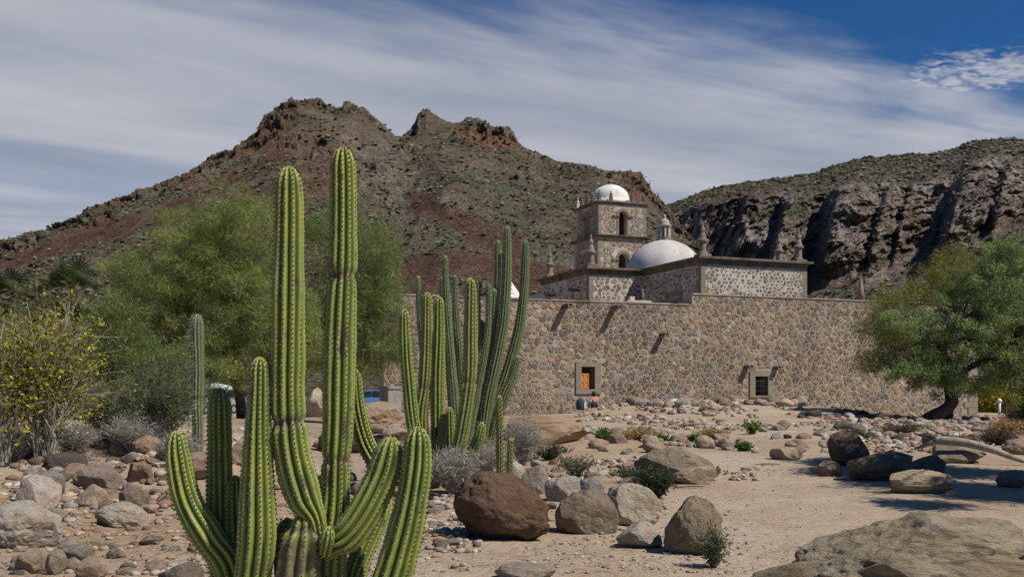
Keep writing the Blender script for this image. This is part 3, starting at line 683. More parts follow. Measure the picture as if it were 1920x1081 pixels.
stone_wall(tp, lambda s, d, z: (tr[0]+d, tr[2]-s, z), -9.6, -.5, 5.5, CH_Z-.65, .40, .33, .055, CPAL, rs, patchy=True, keep=.8, h=(.02, .05))
stone_wall(CH, lambda s, d, z: (s, nb[2]+d, z), nb[0]+.6, nb[1]-.05, 5.5, CH_Z-.65, .42, .35, .048, CPAL, rs, patchy=True, keep=.88, h=(.02, .05))
stone_wall(CH, lambda s, d, z: (nb[0]+d, nb[2]-s, z), -10.4, -.4, 5.5, CH_Z-.65, .46, .38, .080, CPAL, rs, patchy=True, keep=.7, h=(.02, .05))
def quoins(parent, s, d, z0, z1, ws, wd, sg=1, dg=1):
    z = z0; k = 0
    while z < z1-.2:
        hh = min(rs.uniform(.42, .6), z1-z); a, b = (ws, wd*.6) if k % 2 else (ws*.62, wd)
        x0, x1 = (s-.03, s+a) if sg > 0 else (s-a, s+.03); y0, y1 = (d-.03, d+b)
        MB().box((x0, y0, z+.008), (x1, y1, z+hh-.008)).build('quoin', M['ashlar'], parent); z += hh; k += 1
quoins(tp, tr[0], tr[2], 6.5, CH_Z-.52, .62, .7); quoins(tp, tr[1], tr[2], 6.5, CH_Z-.52, .6, .6, -1); quoins(CH, nb[0], nb[2], 6.5, CH_Z-.52, .62, .7)
# blind side windows (mouldings) on the shaded flanks
for (s0, dd, z0) in ((tr[0], tr[2]+4.3, 7.2), (nb[0], nb[2]+3.6, 7.0)):
    p = MB(); hh = 2.1; w = 1.4
    p.box((s0-.10, dd-w, z0+hh), (s0+.02, dd+w, z0+hh+.25)); p.box((s0-.08, dd-w+.15, z0), (s0+.02, dd-w+.4, z0+hh-.001)); p.box((s0-.08, dd+w-.4, z0), (s0+.02, dd+w-.15, z0+hh-.001)); p.box((s0-.16, dd-w-.1, z0+hh+.251), (s0+.02, dd+w+.1, z0+hh+.36))
    p.build('window_moulding', M['ashlar'], tp if s0 == tr[0] else CH)
for s0, d0 in ((nb[0], nb[2]+2.2), (nb[0], nb[2]+7.5)): MB().box((s0-1.0, d0-.16, 10.2), (s0+.05, d0+.16, 10.42)).build('rain_spout', M['cornice'], CH)
# main dome and lantern
dm = empty('crossing_dome', (25.35, 25.2, 12.1), 0, CH); prof = [(3.62, -.3), (3.62, .25)]
for k in range(1, 21):
    a = k/20*pi/2*.97; prof.append((3.55*cos(a), .3+3.10*sin(a)))
MB().lathe((0, 0, 0), prof, 48).build('dome_shell', M['dome'], dm, True)
ln = MB(); ln.lathe((0, 0, 3.32), [(.85, 0), (.85, .12), (.70, .16), (.70, .3)], 8, ph=pi/8); ln.build('lantern_base', M['ashlar'], dm)
for k in range(8):
    a = k*pi/4+pi/8; MB().box((-.09, -.09, 0), (.09, .09, 1.05)).build('lantern_pier', M['lantern'], dm).location = (.50*cos(a), .50*sin(a), 3.6)
ln = MB(); ln.lathe((0, 0, 3.6), [(.33, 0), (.33, 1.05)], 8, ph=pi/8); ln.build('lantern_core', M['ashlar'], dm)
ln = MB(); ln.lathe((0, 0, 4.65), [(.62, 0), (.72, .08), (.72, .16), (.50, .2), (.50, .3), (.46, .52), (.34, .70), (.16, .80), (.10, .84), (.17, .95), (.17, 1.08), (.05, 1.2), (.01, 1.26)], 20); ln.build('lantern_cap', M['lantern'], dm, True)
# finials on the roof edges
for (s, d, h) in ((nb[0]+.3, nb[2]+.3, 3.0), (tr[0]+.35, tr[2]+.35, 2.95), (tr[1]-.45, tr[2]+.5, 2.9), (tr[1]-.45, tr[2]+3.2, 2.9), (nb[0]+.3, nb[3]-1.4, 2.9), (nb[0]+2.4, nb[3]+3.6, 2.2)):
    finial(s, d, CH_Z, h, CH)
# rear nave body (lower roofs seen between the blocks)
MB().box((nb[0]+1.5, nb[3]+.01, -1), (31, 47, 11.2)).build('nave_wall', M['plaster'], CH)
MB().box((tr[0]+2.0, 28.4, -1), (31, nb[3], 11.6)).build('nave_wall', M['plaster'], CH)
lo = MB(); lo.box((10.6, 40, -1), (nb[0]+1.3, 46, 8.9)); lo.build('side_chapel_wall', M['ashlar'], CH)
cornice(CH, 10.6, nb[0]+1.3, 40, 46, 9.15, .25, .15)
# tower
T0 = (24.7, 37.95); TWd = 5.75
tw = empty('bell_tower', (T0[0], T0[1], 0), 0, CH)
def arch_wall(s0, s1, z0, z1, c, hw, zb, zs, t, n=10):
    """wall slab in plane d=0..t with a round-arched opening; returns verts, faces in (s,d,z)"""
    arc = [(c-hw*cos(pi*k/n), zs+hw*sin(pi*k/n)) for k in range(n+1)]      # left spring -> right spring
    V = []; Fs = []
    def q(*pts):
        i = len(V); V.extend(pts); Fs.append(tuple(range(i, i+len(pts))))
    for d, fl in ((0, 1), (t, -1)):
        def face(pl):
            pl = [(a, d, b) for a, b in pl]
            q(*(pl if fl > 0 else pl[::-1]))
        face([(s0, z0), (c-hw, z0), (c-hw, zs), (c-hw, z1), (s0, z1)]); face([(c+hw, z0), (s1, z0), (s1, z1), (c+hw, z1), (c+hw, zs)])
        if zb > z0: face([(c-hw, z0), (c+hw, z0), (c+hw, zb), (c-hw, zb)])
        for k in range(n): face([arc[k], arc[k+1], (arc[k+1][0], z1), (arc[k][0], z1)])
    op = [(c-hw, zb)]+arc+[(c+hw, zb)]
    for i in range(len(op)-1): a, b = op[i], op[i+1]; q((a[0], 0, a[1]), (a[0], t, a[1]), (b[0], t, b[1]), (b[0], 0, b[1]))
    q((c-hw, 0, zb), (c+hw, 0, zb), (c+hw, t, zb), (c-hw, t, zb))
    q((s0, 0, z0), (s0, 0, z1), (s0, t, z1), (s0, t, z0)); q((s1, 0, z1), (s1, 0, z0), (s1, t, z0), (s1, t, z1)); q((s0, 0, z1), (s1, 0, z1), (s1, t, z1), (s0, t, z1))
    return V, Fs
def rotf(side, w):
    """map (s,d,z) of a facade of width w onto side 0 front, 1 left, 2 back, 3 right of the tower"""
    return {0: lambda s, d, z: (s, d, z), 1: lambda s, d, z: (d, w-s, z), 2: lambda s, d, z: (w-s, w-d, z), 3: lambda s, d, z: (w-d, s, z)}[side]
for (o, w, z0, z1, zb, zs, hw) in ((-.15, TWd+.3, 6, 17.55, 13.1, 15.35, .62), (0, TWd, 17.8, 21.2, 17.95, 20.05, .48)):
    for side in range(4):
        f = rotf(side, w); a0, a1 = (0, w) if side in (0, 2) else (.7, w-.7)
        V, Fs = arch_wall(a0, a1, z0, z1, w/2+.05, hw, zb, zs, .7)
        MB().add([(f(*v)[0]+o, f(*v)[1]+o, v[2]) for v in V], Fs).build('tower_wall', M['towerwall'], tw)
        fr = (lambda f, o: lambda s, d, z: (f(s, d, z)[0]+o, f(s, d, z)[1]+o, z))(f, o)
        if side in (0, 1):
            hl = ((w/2+.05-hw-.32, w/2+.05+hw+.32, zb-1, zs+hw+.45),)
            stone_wall(tw, fr, .55, w-.5, max(z0, 12), z1-.05, .38, .31, .026, CPAL+[(.30, .24, .17), (.33, .27, .2), (.28, .23, .17)], rs, holes=hl, patchy=True, keep=.93, h=(.02, .05))
            # arch ring of voussoirs, jambs and impost
            c = w/2+.05; av = MB()
            for k in range(9):
                a, b = pi*k/9+.02, pi*(k+1)/9-.02; pts = []
                for dd in (-.07, .05):
                    pts += [(c-hw*cos(a), dd, zs+hw*sin(a)), (c-(hw+.3)*cos(a), dd, zs+(hw+.3)*sin(a)), (c-(hw+.3)*cos(b), dd, zs+(hw+.3)*sin(b)), (c-hw*cos(b), dd, zs+hw*sin(b))]
                av.add([fr(*p_) for p_ in pts], [(0, 1, 2, 3), (7, 6, 5, 4), (0, 4, 5, 1), (1, 5, 6, 2), (2, 6, 7, 3), (3, 7, 4, 0)])
            av.build('arch_ring', M['ashlar'], tw)
            for (a, b) in ((c-hw-.3, c-hw), (c+hw, c+hw+.3)):
                j = MB(); A = fr(a, -.05, zb); B = fr(b, .04, zs-.15); j.box(tuple(min(A[i], B[i]) for i in range(3)), tuple(max(A[i], B[i]) for i in range(3))); j.build('jamb', M['ashlar'], tw)
                e = .18; a2, b2_ = (a-e-.25, b+.02) if a < c-hw else (a-.02, b+e+.25)
                j = MB(); A = fr(a2, -.2, zs-.149); B = fr(b2_, .06, zs); j.box(tuple(min(A[i], B[i]) for i in range(3)), tuple(max(A[i], B[i]) for i in range(3))); j.build('impost', M['cornice'], tw)
    # corner quoins
    quoins(tw, o, o, max(z0, 12), z1, .5, .5); quoins(tw, o+w, o, max(z0, 12), z1, .45, .45, -1)
m_ = MB()
for (a, b, o) in ((17.551, 17.64, .22), (17.64, 17.76, .38), (17.76, 17.86, .55)): m_.box((-o, -o, a+.001), (TWd+o, TWd+o, b))
m_.build('cornice', M['cornice'], tw)
m_ = MB()
for (a, b, o) in ((21.201, 21.29, .10), (21.29, 21.38, .16), (21.38, 21.48, .24)): m_.box((-o, -o, a+.001), (TWd+o, TWd+o, b))
m_.build('cornice', M['cornice'], tw)
m_ = MB()
for side in range(2):
    f = rotf(side, TWd); s = .25
    while s < TWd-.3:
        e = s+rs.uniform(.3, .7); hh = rs.uniform(.10, .26); A = f(s, .0, 21.48); B = f(min(e, TWd-.1), .25, 21.481+hh); m_.box(tuple(min(A[i], B[i])+(.002 if i == 2 else 0) for i in range(3)), tuple(max(A[i], B[i]) for i in range(3))); s = e+rs.uniform(0, .25)
m_.build('parapet', M['ashlar'], tw)
dmt = MB(); prof = [(2.75, 0), (2.7, .35), (2.12, .55), (2.1, .75)]
for k in range(1, 15):
    a = k/14*pi/2*.97; prof.append((2.08*cos(a), .8+1.62*sin(a)))
dmt.lathe((TWd/2, TWd/2, 21.485), prof, 40); dmt.build('tower_dome', M['white'], tw, True)
fn = MB(); fn.lathe((TWd/2, TWd/2, 23.88), [(.42, 0), (.36, .12), (.16, .2), (.26, .34), (.22, .48), (.07, .62), (.01, .8)], 10); fn.build('dome_finial', M['cornice'], tw)
for (s, d) in ((.2, .2), (1.55, .1), (4.1, .1), (TWd-.2, .2), (.1, 1.5), (.1, 2.9), (.1, 4.3), (.2, TWd-.2)):
    m_ = MB(); m_.box((s-.16, d-.16, 21.482), (s+.16, d+.16, 21.95)); m_.lathe((s, d, 21.95), [(.22, .0), (.22, .08), (.12, .14), (.17, .3), (.15, .42), (.05, .5), (.07, .62), (.01, .8)], 8)
    m_.build('pinnacle', M['cornice' if rs.random() < .7 else 'white'], tw)
for zf in (13.0, 17.45): MB().box((.56, .56, zf-.15), (TWd-.56, TWd-.56, zf)).build('belfry_floor', M['plaster'], tw)
bl = MB(); bl.lathe((2.1, .62, 13.12), [(.36, 0), (.34, .1), (.26, .35), (.22, .6), (.14, .78), (.05, .84), (.05, 1.1), (.01, 1.12)], 14); bl.build('bell', M['concrete'], tw, True)
# small pinnacles and things that show over the wall
def cone(name, u, v0, v1, wpx, d, label):
    s, zt = wsz(u, v0, d); _, zb = wsz(u, v1, d); r = wpx/2/F*(WY+d+.39*s)
    x = s*E1[0]+d*E2[0]; y = s*E1[1]+d*E2[1]+WY
    e = empty(name, (x, y, 0), WA); tag(e, label, 'spire')
    MB().lathe((0, 0, zb), [(r, 0), (r*.72, (zt-zb)*.35), (r*.4, (zt-zb)*.7), (.03, zt-zb)], 8).build('cone', M['ashlar'], e, True)
    MB().box((-r*1.2, -r*1.2, -1), (r*1.2, r*1.2, zb-.001)).build('pedestal', M['ashlar'], e)
cone('stone_spire', 1614, 517, 563, 16, 20, 'slender grey stone cone rising behind the wall right of the church')
cone('stone_spire', 1205, 541, 562, 9, 5, 'tiny pale stone cone above the wall in the church corner')
s, z1 = wsz(958, 527, 8); x = s*E1[0]+8*E2[0]; y = s*E1[1]+8*E2[1]+WY
e = empty('canopy', (x, y, 0), WA+.3); tag(e, 'white peaked canopy roof tip showing over the wall beside tall cactus', 'canopy')
MB().lathe((0, 0, z1-2.0), [(1.5, 0), (.9, .7), (.02, 2.0)], 4, ph=pi/4).build('canopy_roof', M['white'], e)
for sx in (-1, 1):
    for sy in (-1, 1): MB().tube([(sx, sy, -.5), (sx, sy, z1-2.0)], .05, 6).build('pole', M['white'], e)
sb = wsz(1197, 560, 1.5); x = sb[0]*E1[0]+1.5*E2[0]; y = sb[0]*E1[1]+1.5*E2[1]+WY
e = empty('roof_parapet', (x, y, 0), WA); tag(e, 'low white stepped masonry block on the wall top below the church', 'parapet')
MB().box((-.9, -.2, 6.2), (.9, .3, 7.35)).build('block', M['plaster'], e); MB().box((-.7, -.15, 7.351), (-.35, .25, 7.6)).build('block', M['plaster'], e)

# ---------------------------------------------------------------- rocks
def rock_mesh(seed, sub, ncut=6, amp=.22, name='rock', m=None, cut=(.55, .85), detail=.05, bend=0):
    V, Fs = ICO[sub]; V = V.copy(); r_ = np.random.default_rng(seed); o = r_.random(3)*50
    rad = 1+amp*fbm(V*1.1+o, 3)+amp*.4*fbm(V*2.6+o, 3)
    V = V*rad[:, None]
    for k in range(ncut):
        n_ = r_.normal(0, 1, 3); n_ /= np.linalg.norm(n_); dd = r_.uniform(*cut)
        ex = V@n_-dd; V = V-np.where(ex > 0, ex*.88, 0)[:, None]*n_
    if sub >= 4: V = V*(1+detail*fbm(V*4+o, 4)+detail*.45*fbm(V*11+o, 3))[:, None]
    if sub >= 4:
        rc = ridged(V*1.7+o+5, 3, .5); V = V*(1-detail*1.3*np.clip(rc-.62, 0, 1)*2.2)[:, None]
    lo_ = V.min(0); hi_ = V.max(0); V = (V-(lo_+hi_)/2)/((hi_-lo_)/2)
    return mesh_np(name, V, Fs, m or M['rock'], None, True, link=False)
GREY = (.33, .29, .245); TAN = (.37, .295, .22); PINK = (.37, .26, .195); BRN = (.20, .135, .09); DRK = (.115, .095, .08); PALE = (.46, .41, .34); RUST = (.28, .165, .11); BEIGE = (.40, .33, .245)
def rock(u, v, w, h, colr, label, cat='rock', seed=0, sub=4, m=None, rot=None, tilt=0, name='boulder', ncut=7, amp=.22, dep=.85, sink=.24, cut=(.55, .85), detail=.05, z=None):
    x, y, g = gp(u, v); wm = w/F*y; hm = h/F*y
    y += wm*dep*.5*.7; x = X(u, y)
    me = rock_mesh(seed or int(u*7+v), sub, ncut, amp, name, m, cut, detail)
    o = put(name, me); o.scale = (wm/2, wm/2*dep, hm/2*(1+sink)); o.rotation_euler = (0, tilt, rot if rot is not None else 0)
    o.location = (x, y, (g if z is None else z)+hm/2*(1-sink)); o.color = (*colr, 1)
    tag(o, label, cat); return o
# the named boulders
rock(940, 1012, 192, 122, (.135, .088, .058), 'huge dark brown rounded boulder at the centre of the foreground', 'boulder', 41, 5, tilt=.22, ncut=4, amp=.26, sink=.2, cut=(.70, .88), detail=.06, dep=.75)
rock(1102, 1000, 122, 82, (.22, .175, .125), 'olive brown boulder with a shaded lower face right of the big dark boulder', 'boulder', 43, 5, tilt=.3, ncut=7)
rock(1180, 985, 118, 78, (.40, .34, .26), 'pale beige smooth boulder behind the olive brown one', 'boulder', 44, 5, tilt=.15, ncut=6, cut=(.65, .9))
rock(1202, 1027, 92, 48, (.44, .385, .32), 'light grey flat sided boulder lying before the pale beige one', 'boulder', 45, 4, tilt=.2)
rock(1300, 1042, 118, 108, (.34, .27, .19), 'upright pitted tan boulder beside the small leafy bush', 'boulder', 46, 5, m=M['pitrock'], tilt=-.12, dep=.9, sink=.3, ncut=5, amp=.16, cut=(.62, .85))
rock(1268, 905, 160, 66, (.30, .245, .18), 'broad low tan outcrop with dark stains at the sand edge', 'boulder', 47, 5, m=M['pitrock'], tilt=.12, dep=.8, cut=(.6, .9))
rock(1300, 908, 90, 34, (.37, .30, .22), 'flat pinkish tan slab below the stained outcrop', 'boulder', 48, 4, dep=.8)
rock(1025, 834, 165, 56, (.36, .255, .165), 'large flat topped brown slab rock lying in front of the stone wall', 'boulder', 49, 5, m=M['strata'], ncut=10, cut=(.5, .72), dep=.7, detail=.02)
rock(960, 908, 54, 44, PALE, 'cream angular boulder on top of the big dark boulder heap', 'boulder', 50, 4, tilt=.3)
rock(1006, 925, 50, 50, GREY, 'grey pointed stone just right of the cream angular boulder', 'boulder', 51, 4, tilt=-.3)
rock(1055, 940, 70, 48, (.38, .34, .29), 'beige worn boulder between grey pointed stone and dark grey one', 'boulder', 52, 4)
rock(1103, 935, 62, 42, (.24, .235, .225), 'dark grey bluish boulder behind the olive brown boulder', 'boulder', 53, 4)
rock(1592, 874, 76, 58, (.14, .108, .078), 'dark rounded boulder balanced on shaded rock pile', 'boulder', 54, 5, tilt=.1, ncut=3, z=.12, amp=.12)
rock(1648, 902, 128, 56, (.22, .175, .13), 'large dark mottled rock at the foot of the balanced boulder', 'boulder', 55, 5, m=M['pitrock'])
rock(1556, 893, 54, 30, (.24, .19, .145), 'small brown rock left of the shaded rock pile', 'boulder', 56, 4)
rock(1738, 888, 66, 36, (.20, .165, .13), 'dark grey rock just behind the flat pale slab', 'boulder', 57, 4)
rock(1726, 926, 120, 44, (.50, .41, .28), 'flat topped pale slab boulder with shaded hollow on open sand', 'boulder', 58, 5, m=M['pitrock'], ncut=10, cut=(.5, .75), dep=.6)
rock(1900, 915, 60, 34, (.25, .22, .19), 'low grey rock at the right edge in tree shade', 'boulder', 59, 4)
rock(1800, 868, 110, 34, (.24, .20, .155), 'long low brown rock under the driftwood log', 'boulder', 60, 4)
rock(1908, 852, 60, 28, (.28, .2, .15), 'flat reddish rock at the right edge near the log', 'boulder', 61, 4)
rock(1475, 862, 60, 24, TAN, 'flat tan rock where the stones meet the open sand', 'boulder', 62, 4)
# left-hand side
rock(40, 1030, 150, 88, (.40, .35, .29), 'big smooth grey boulder at the left edge of foreground', 'boulder', 70, 5, ncut=4, cut=(.7, .92), tilt=.12)
rock(72, 972, 88, 78, (.45, .39, .33), 'pinkish grey tilted boulder above the big smooth one', 'boulder', 71, 4, tilt=.45)
rock(234, 993, 108, 48, (.40, .35, .275), 'long low grey brown boulder on the sand left of cacti', 'boulder', 72, 5, tilt=.1, ncut=6)
rock(170, 949, 68, 40, (.42, .34, .25), 'oval tan boulder in front of the left rock pile', 'boulder', 73, 4, ncut=3)
rock(190, 925, 90, 52, (.27, .215, .175), 'broad brown boulder behind the oval tan one', 'boulder', 74, 4)
rock(92, 930, 60, 48, (.27, .235, .205), 'round brown grey boulder beside the tilted pinkish one', 'boulder', 75, 4, ncut=3)
rock(125, 885, 84, 34, (.10, .085, .075), 'dark blackish rock at the foot of the yellow bush', 'boulder', 76, 4)
rock(262, 905, 48, 38, (.32, .22, .16), 'rusty tan blocky stone at the right of the left pile', 'boulder', 77, 4, tilt=.3)
rock(252, 955, 58, 50, (.28, .22, .175), 'brown rounded stone in the middle of the left pile', 'boulder', 78, 4)
rock(228, 845, 42, 30, BEIGE, 'beige stone among the dry brush above left pile', 'boulder', 79, 4)
rock(275, 850, 56, 34, PINK, 'pinkish stone behind the left pile near the single cactus', 'boulder', 80, 4)
rock(100, 980, 54, 30, GREY, 'small grey stone on the sand below the left pile', 'boulder', 81, 4)
rock(146, 1062, 62, 40, GREY, 'grey wedge stone in the bottom left corner heap', 'boulder', 82, 4, tilt=-.2)
rock(60, 1076, 62, 42, (.38, .29, .21), 'tan angular stone in the bottom left corner heap', 'boulder', 83, 4)
rock(105, 1078, 40, 48, BEIGE, 'pale upright stone in the bottom left corner heap', 'boulder', 84, 4, tilt=.2)
rock(170, 1090, 60, 42, (.38, .29, .2), 'tan blocky stone at the bottom edge of the left heap', 'boulder', 85, 4)
rock(340, 1098, 90, 40, (.29, .24, .20), 'rough brown stone at the bottom edge left of the cacti', 'boulder', 86, 4, m=M['pitrock'])
rock(985, 1098, 120, 34, (.34, .29, .235), 'flat grey rock breaking the ground at the bottom edge', 'boulder', 87, 4)
# behind the hero cactus
rock(705, 812, 120, 60, (.32, .245, .17), 'broad tan rock behind the tall cactus near the pillar', 'boulder', 90, 5)
rock(640, 850, 90, 50, (.15, .125, .105), 'dark rock in the gap between the two tall stems', 'boulder', 91, 4)
rock(590, 782, 46, 54, (.40, .345, .265), 'pale rock standing in the gap between the tall stems', 'boulder', 92, 4)
rock(745, 826, 60, 26, (.34, .28, .22), 'low flat tan rock right of the broad tan rock', 'boulder', 93, 4)
rock(712, 840, 44, 26, (.31, .22, .16), 'brown rock below the broad tan rock', 'boulder', 94, 4)
rock(372, 900, 90, 52, (.30, .22, .165), 'brown rock behind the low left cactus arm', 'boulder', 95, 4)
rock(455, 870, 60, 50, (.33, .25, .185), 'tan rock between the shaded stem and ribbed stem', 'boulder', 96, 4)
# the great foreground rock
rock(1735, 1168, 560, 192, (.40, .335, .235), 'massive rough layered rock filling the bottom right corner', 'boulder', 101, 5, m=M['bigrock'], ncut=6, cut=(.62, .9), amp=.25, dep=.75, sink=.25, tilt=.05, detail=.08)
rock(1560, 1150, 330, 90, (.34, .28, .20), 'lower shelf of rough rock at the left foot of the massive one', 'boulder', 102, 5, m=M['bigrock'], dep=.6, detail=.07, tilt=-.08)

# medium stones: individual copies of sixteen shapes
protos = [rock_mesh(200+k, 3 if k < 8 else 2, 6+k % 4, .25, 'stone') for k in range(16)]
def put_rock(x, y, g, wm, colr, label, group, rng, zs=.65):
    o = put('river_stone', protos[rng.randrange(16)]); s = wm/2
    o.scale = (s, s*rng.uniform(.65, 1.0), s*zs*rng.uniform(.75, 1.2)); o.location = (x, y, g+o.scale[2]*rng.uniform(.15, .55))
    o.rotation_euler = (rng.uniform(-.3, .3), rng.uniform(-.3, .3), rng.uniform(0, 6.28)); f = rng.uniform(.8, 1.15); o.color = (*[q*f for q in colr], 1)
    tag(o, label, 'stone', group); return o
PAL = [GREY, TAN, PINK, BEIGE, (.29, .235, .185), (.36, .33, .29), (.27, .21, .17)]
tone = {GREY: 'grey', TAN: 'tan', PINK: 'pinkish', BEIGE: 'beige'}
zones = [  # u0,u1,v0,v1,n,px lo,px hi,palette
    (0, 330, 835, 900, 32, 18, 50, PAL), (100, 330, 880, 960, 24, 16, 44, PAL), (0, 420, 1015, 1081, 22, 20, 50, PAL),
    (800, 900, 930, 1030, 20, 12, 34, PAL), (985, 1130, 852, 905, 18, 16, 40, PAL+[PINK, RUST]), (880, 1240, 890, 960, 22, 20, 56, PAL+[PALE, BEIGE]),
    (1110, 1420, 815, 852, 32, 18, 48, PAL+[BEIGE]), (1380, 1700, 805, 850, 28, 16, 42, PAL+[DRK]),
    (1170, 1520, 752, 764, 38, 18, 42, [GREY, (.27, .235, .2), TAN, (.24, .19, .15)]), (1490, 1650, 772, 786, 16, 18, 34, [DRK, (.13, .11, .095), GREY]),
    (1640, 1830, 785, 806, 14, 14, 34, [GREY, TAN, DRK]), (560, 760, 790, 930, 16, 20, 48, PAL), (1560, 1700, 800, 830, 14, 20, 40, [DRK, (.17, .15, .12), (.2, .18, .12)])
]
LM = [((o.location.x, o.location.y), o['label']) for o in C.objects if o.get('category') == 'boulder']
def short(l):                                  # the landmark's own words, cut before its place
    w = l.split()
    for k, q in enumerate(w):
        if k > 2 and q in ('at', 'with', 'on', 'in', 'lying', 'behind', 'between', 'right', 'left', 'beside', 'below', 'before', 'just', 'under', 'near', 'filling', 'among', 'above', 'where', 'breaking', 'standing', 'balanced'): w = w[:k]; break
    return 'the '+' '.join(w)
LM += [((X(1102, 62), 62), 'x'), ((X(1427, 65), 65), 'y'), ((X(1740, 52), 52), 'z'), ((X(1270, 63), 63), 'w'), ((X(1570, 66), 66), 'v'), ((X(1320, 28), 28), 'u')]
LN = {'x': 'the shuttered window', 'y': 'the barred window', 'z': 'the mesquite trunk', 'w': 'the wall between the two windows', 'v': 'the wall right of the barred window', 'u': 'the orange dry grass'}
rk = random.Random(17)
for (u0, u1, v0, v1, n, a, b, pal) in zones:
    for k in range(n):
        u = rk.uniform(u0, u1); v = rk.uniform(v0, v1); x, y, g = gp(u, v); c = pal[rk.randrange(len(pal))]
        wpx = a+(b-a)*rk.random()**1.6; tn = tone.get(c, 'dark' if c == DRK else 'rusty' if c == RUST else 'cream' if c == PALE else 'brown grey')
        (lx_, ly_), ll = min(LM, key=lambda q: (q[0][0]-x)**2+((q[0][1]-y)*.6)**2); ln_ = LN.get(ll) or short(ll)
        dx = (x/y-lx_/ly_)*F; dy = y-ly_
        rel = 'left of' if dx < -22 else 'right of' if dx > 22 else ('behind' if dy > 0 else 'in front of')
        if ll in LN and ll not in 'zu': rel = 'under the left side of' if dx < -22 else 'under the right side of' if dx > 22 else 'under'
        sz = 'small' if wpx < a+(b-a)*.12 else 'large' if wpx > a+(b-a)*.55 else 'medium'
        lab = '%s %s stone %s %s' % (sz, tn, rel, ln_)
        put_rock(x, y, g, wpx/F*y, c, lab, lab.replace(' stone ', ' stones '), rk)
by = {}
for o in C.objects:
    if o.get('category') == 'stone': by.setdefault(o['label'], []).append(o)
ORD = ['leftmost', 'second from the left', 'third from the left', 'fourth from the left', 'fifth from the left', 'sixth from the left', 'seventh from the left', 'eighth from the left', 'ninth from the left', 'tenth from the left']
NUM = ['', '', 'two', 'three', 'four', 'five', 'six', 'seven', 'eight', 'nine', 'ten']
for lab, os_ in by.items():
    n = len(os_)
    if n < 2 or n > 10: continue
    os_.sort(key=lambda o: o.location.x/o.location.y)
    for k, o in enumerate(os_):
        pos = 'rightmost' if k == n-1 else 'middle one' if (n == 3 and k == 1) else ORD[k]
        o['label'] = '%s of the %s %s' % (pos, NUM[n], lab.replace(' stone ', ' stones '))
        if len(o['label'].split()) > 16: o['label'] = pos.replace(' from the left', '')+' '+lab
        if len(o['label'].split()) > 16: o['label'] = pos.replace(' from the left', '')+' '+' '.join(lab.split()[1:])
# small loose stones, nobody could count them
rp = np.random.default_rng(8)
def loose(n, u0, u1, v0, v1, a, b, clump=0, thr=-9):
    out = []
    u = rp.uniform(u0, u1, n); v = rp.uniform(v0, v1, n)
    y = EYE*F/np.maximum(v-HV, 8); 
    for _ in range(6): x = (u-960)/F*y; g = ground(x, y, False); y = np.clip((EYE-g)*F/np.maximum(v-HV, 8), 5, 74)
    x = (u-960)/F*y; g = ground(x, y)
    k = fbm(np.stack([x*.45, y*.30, x*0], 1)+40, 2) > thr
    s, d = wall_loc(x, y); k &= d < -.3
    w = (a+(b-a)*rp.random(n)**2.2)/F*y
    return np.stack([x, y, g+w*.12], 1)[k], w[k]/2
LP = []; LR = []
for args in ((700, 540, 900, 860, 1081, 3, 15, 0, -.35), (600, 980, 1400, 960, 1081, 2.5, 10, 0, -.2), (1700, 900, 1420, 800, 900, 3, 18, 0, .02), (3000, 1080, 1900, 748, 812, 3, 16, 0, .02), (1300, 0, 560, 800, 1081, 3, 20, 0, -.4),
             (360, 1300, 1920, 850, 1081, 2, 5, 0, -.5), (900, 1150, 1640, 748, 768, 6, 24, 0, -9), (900, 1540, 1920, 785, 850, 5, 20, 0, -.6), (330, 790, 900, 930, 1040, 5, 20, 0, -9), (520, 0, 340, 830, 965, 9, 30, 0, -.15), (260, 0, 400, 1010, 1081, 9, 30, 0, -.1), (300, 930, 1250, 880, 985, 4, 16, 0, -9)):
    p_, r_ = loose(*args); LP.append(p_); LR.append(r_)
LP = np.concatenate(LP); LR = np.concatenate(LR)
pal = np.array([GREY, TAN, PINK, BEIGE, PALE, BRN, RUST, (.3, .25, .2)])
cc = pal[rp.integers(0, 8, len(LP))]*rp.uniform(.75, 1.15, (len(LP), 1))
nb_ = LP[:, 1] < 16
tag(blobs('gravel', LP[nb_], LR[nb_], cc[nb_], rp, M['rubble'], .6, 1, .12, True), kind='stuff', label='loose gravel and small stones scattered over the near ground', cat='gravel')
tag(blobs('rubble', LP[~nb_], LR[~nb_], cc[~nb_], rp, M['rubble'], .65, 1, .14, False), kind='stuff', label='small rubble strewn over the ground towards the wall', cat='rubble')

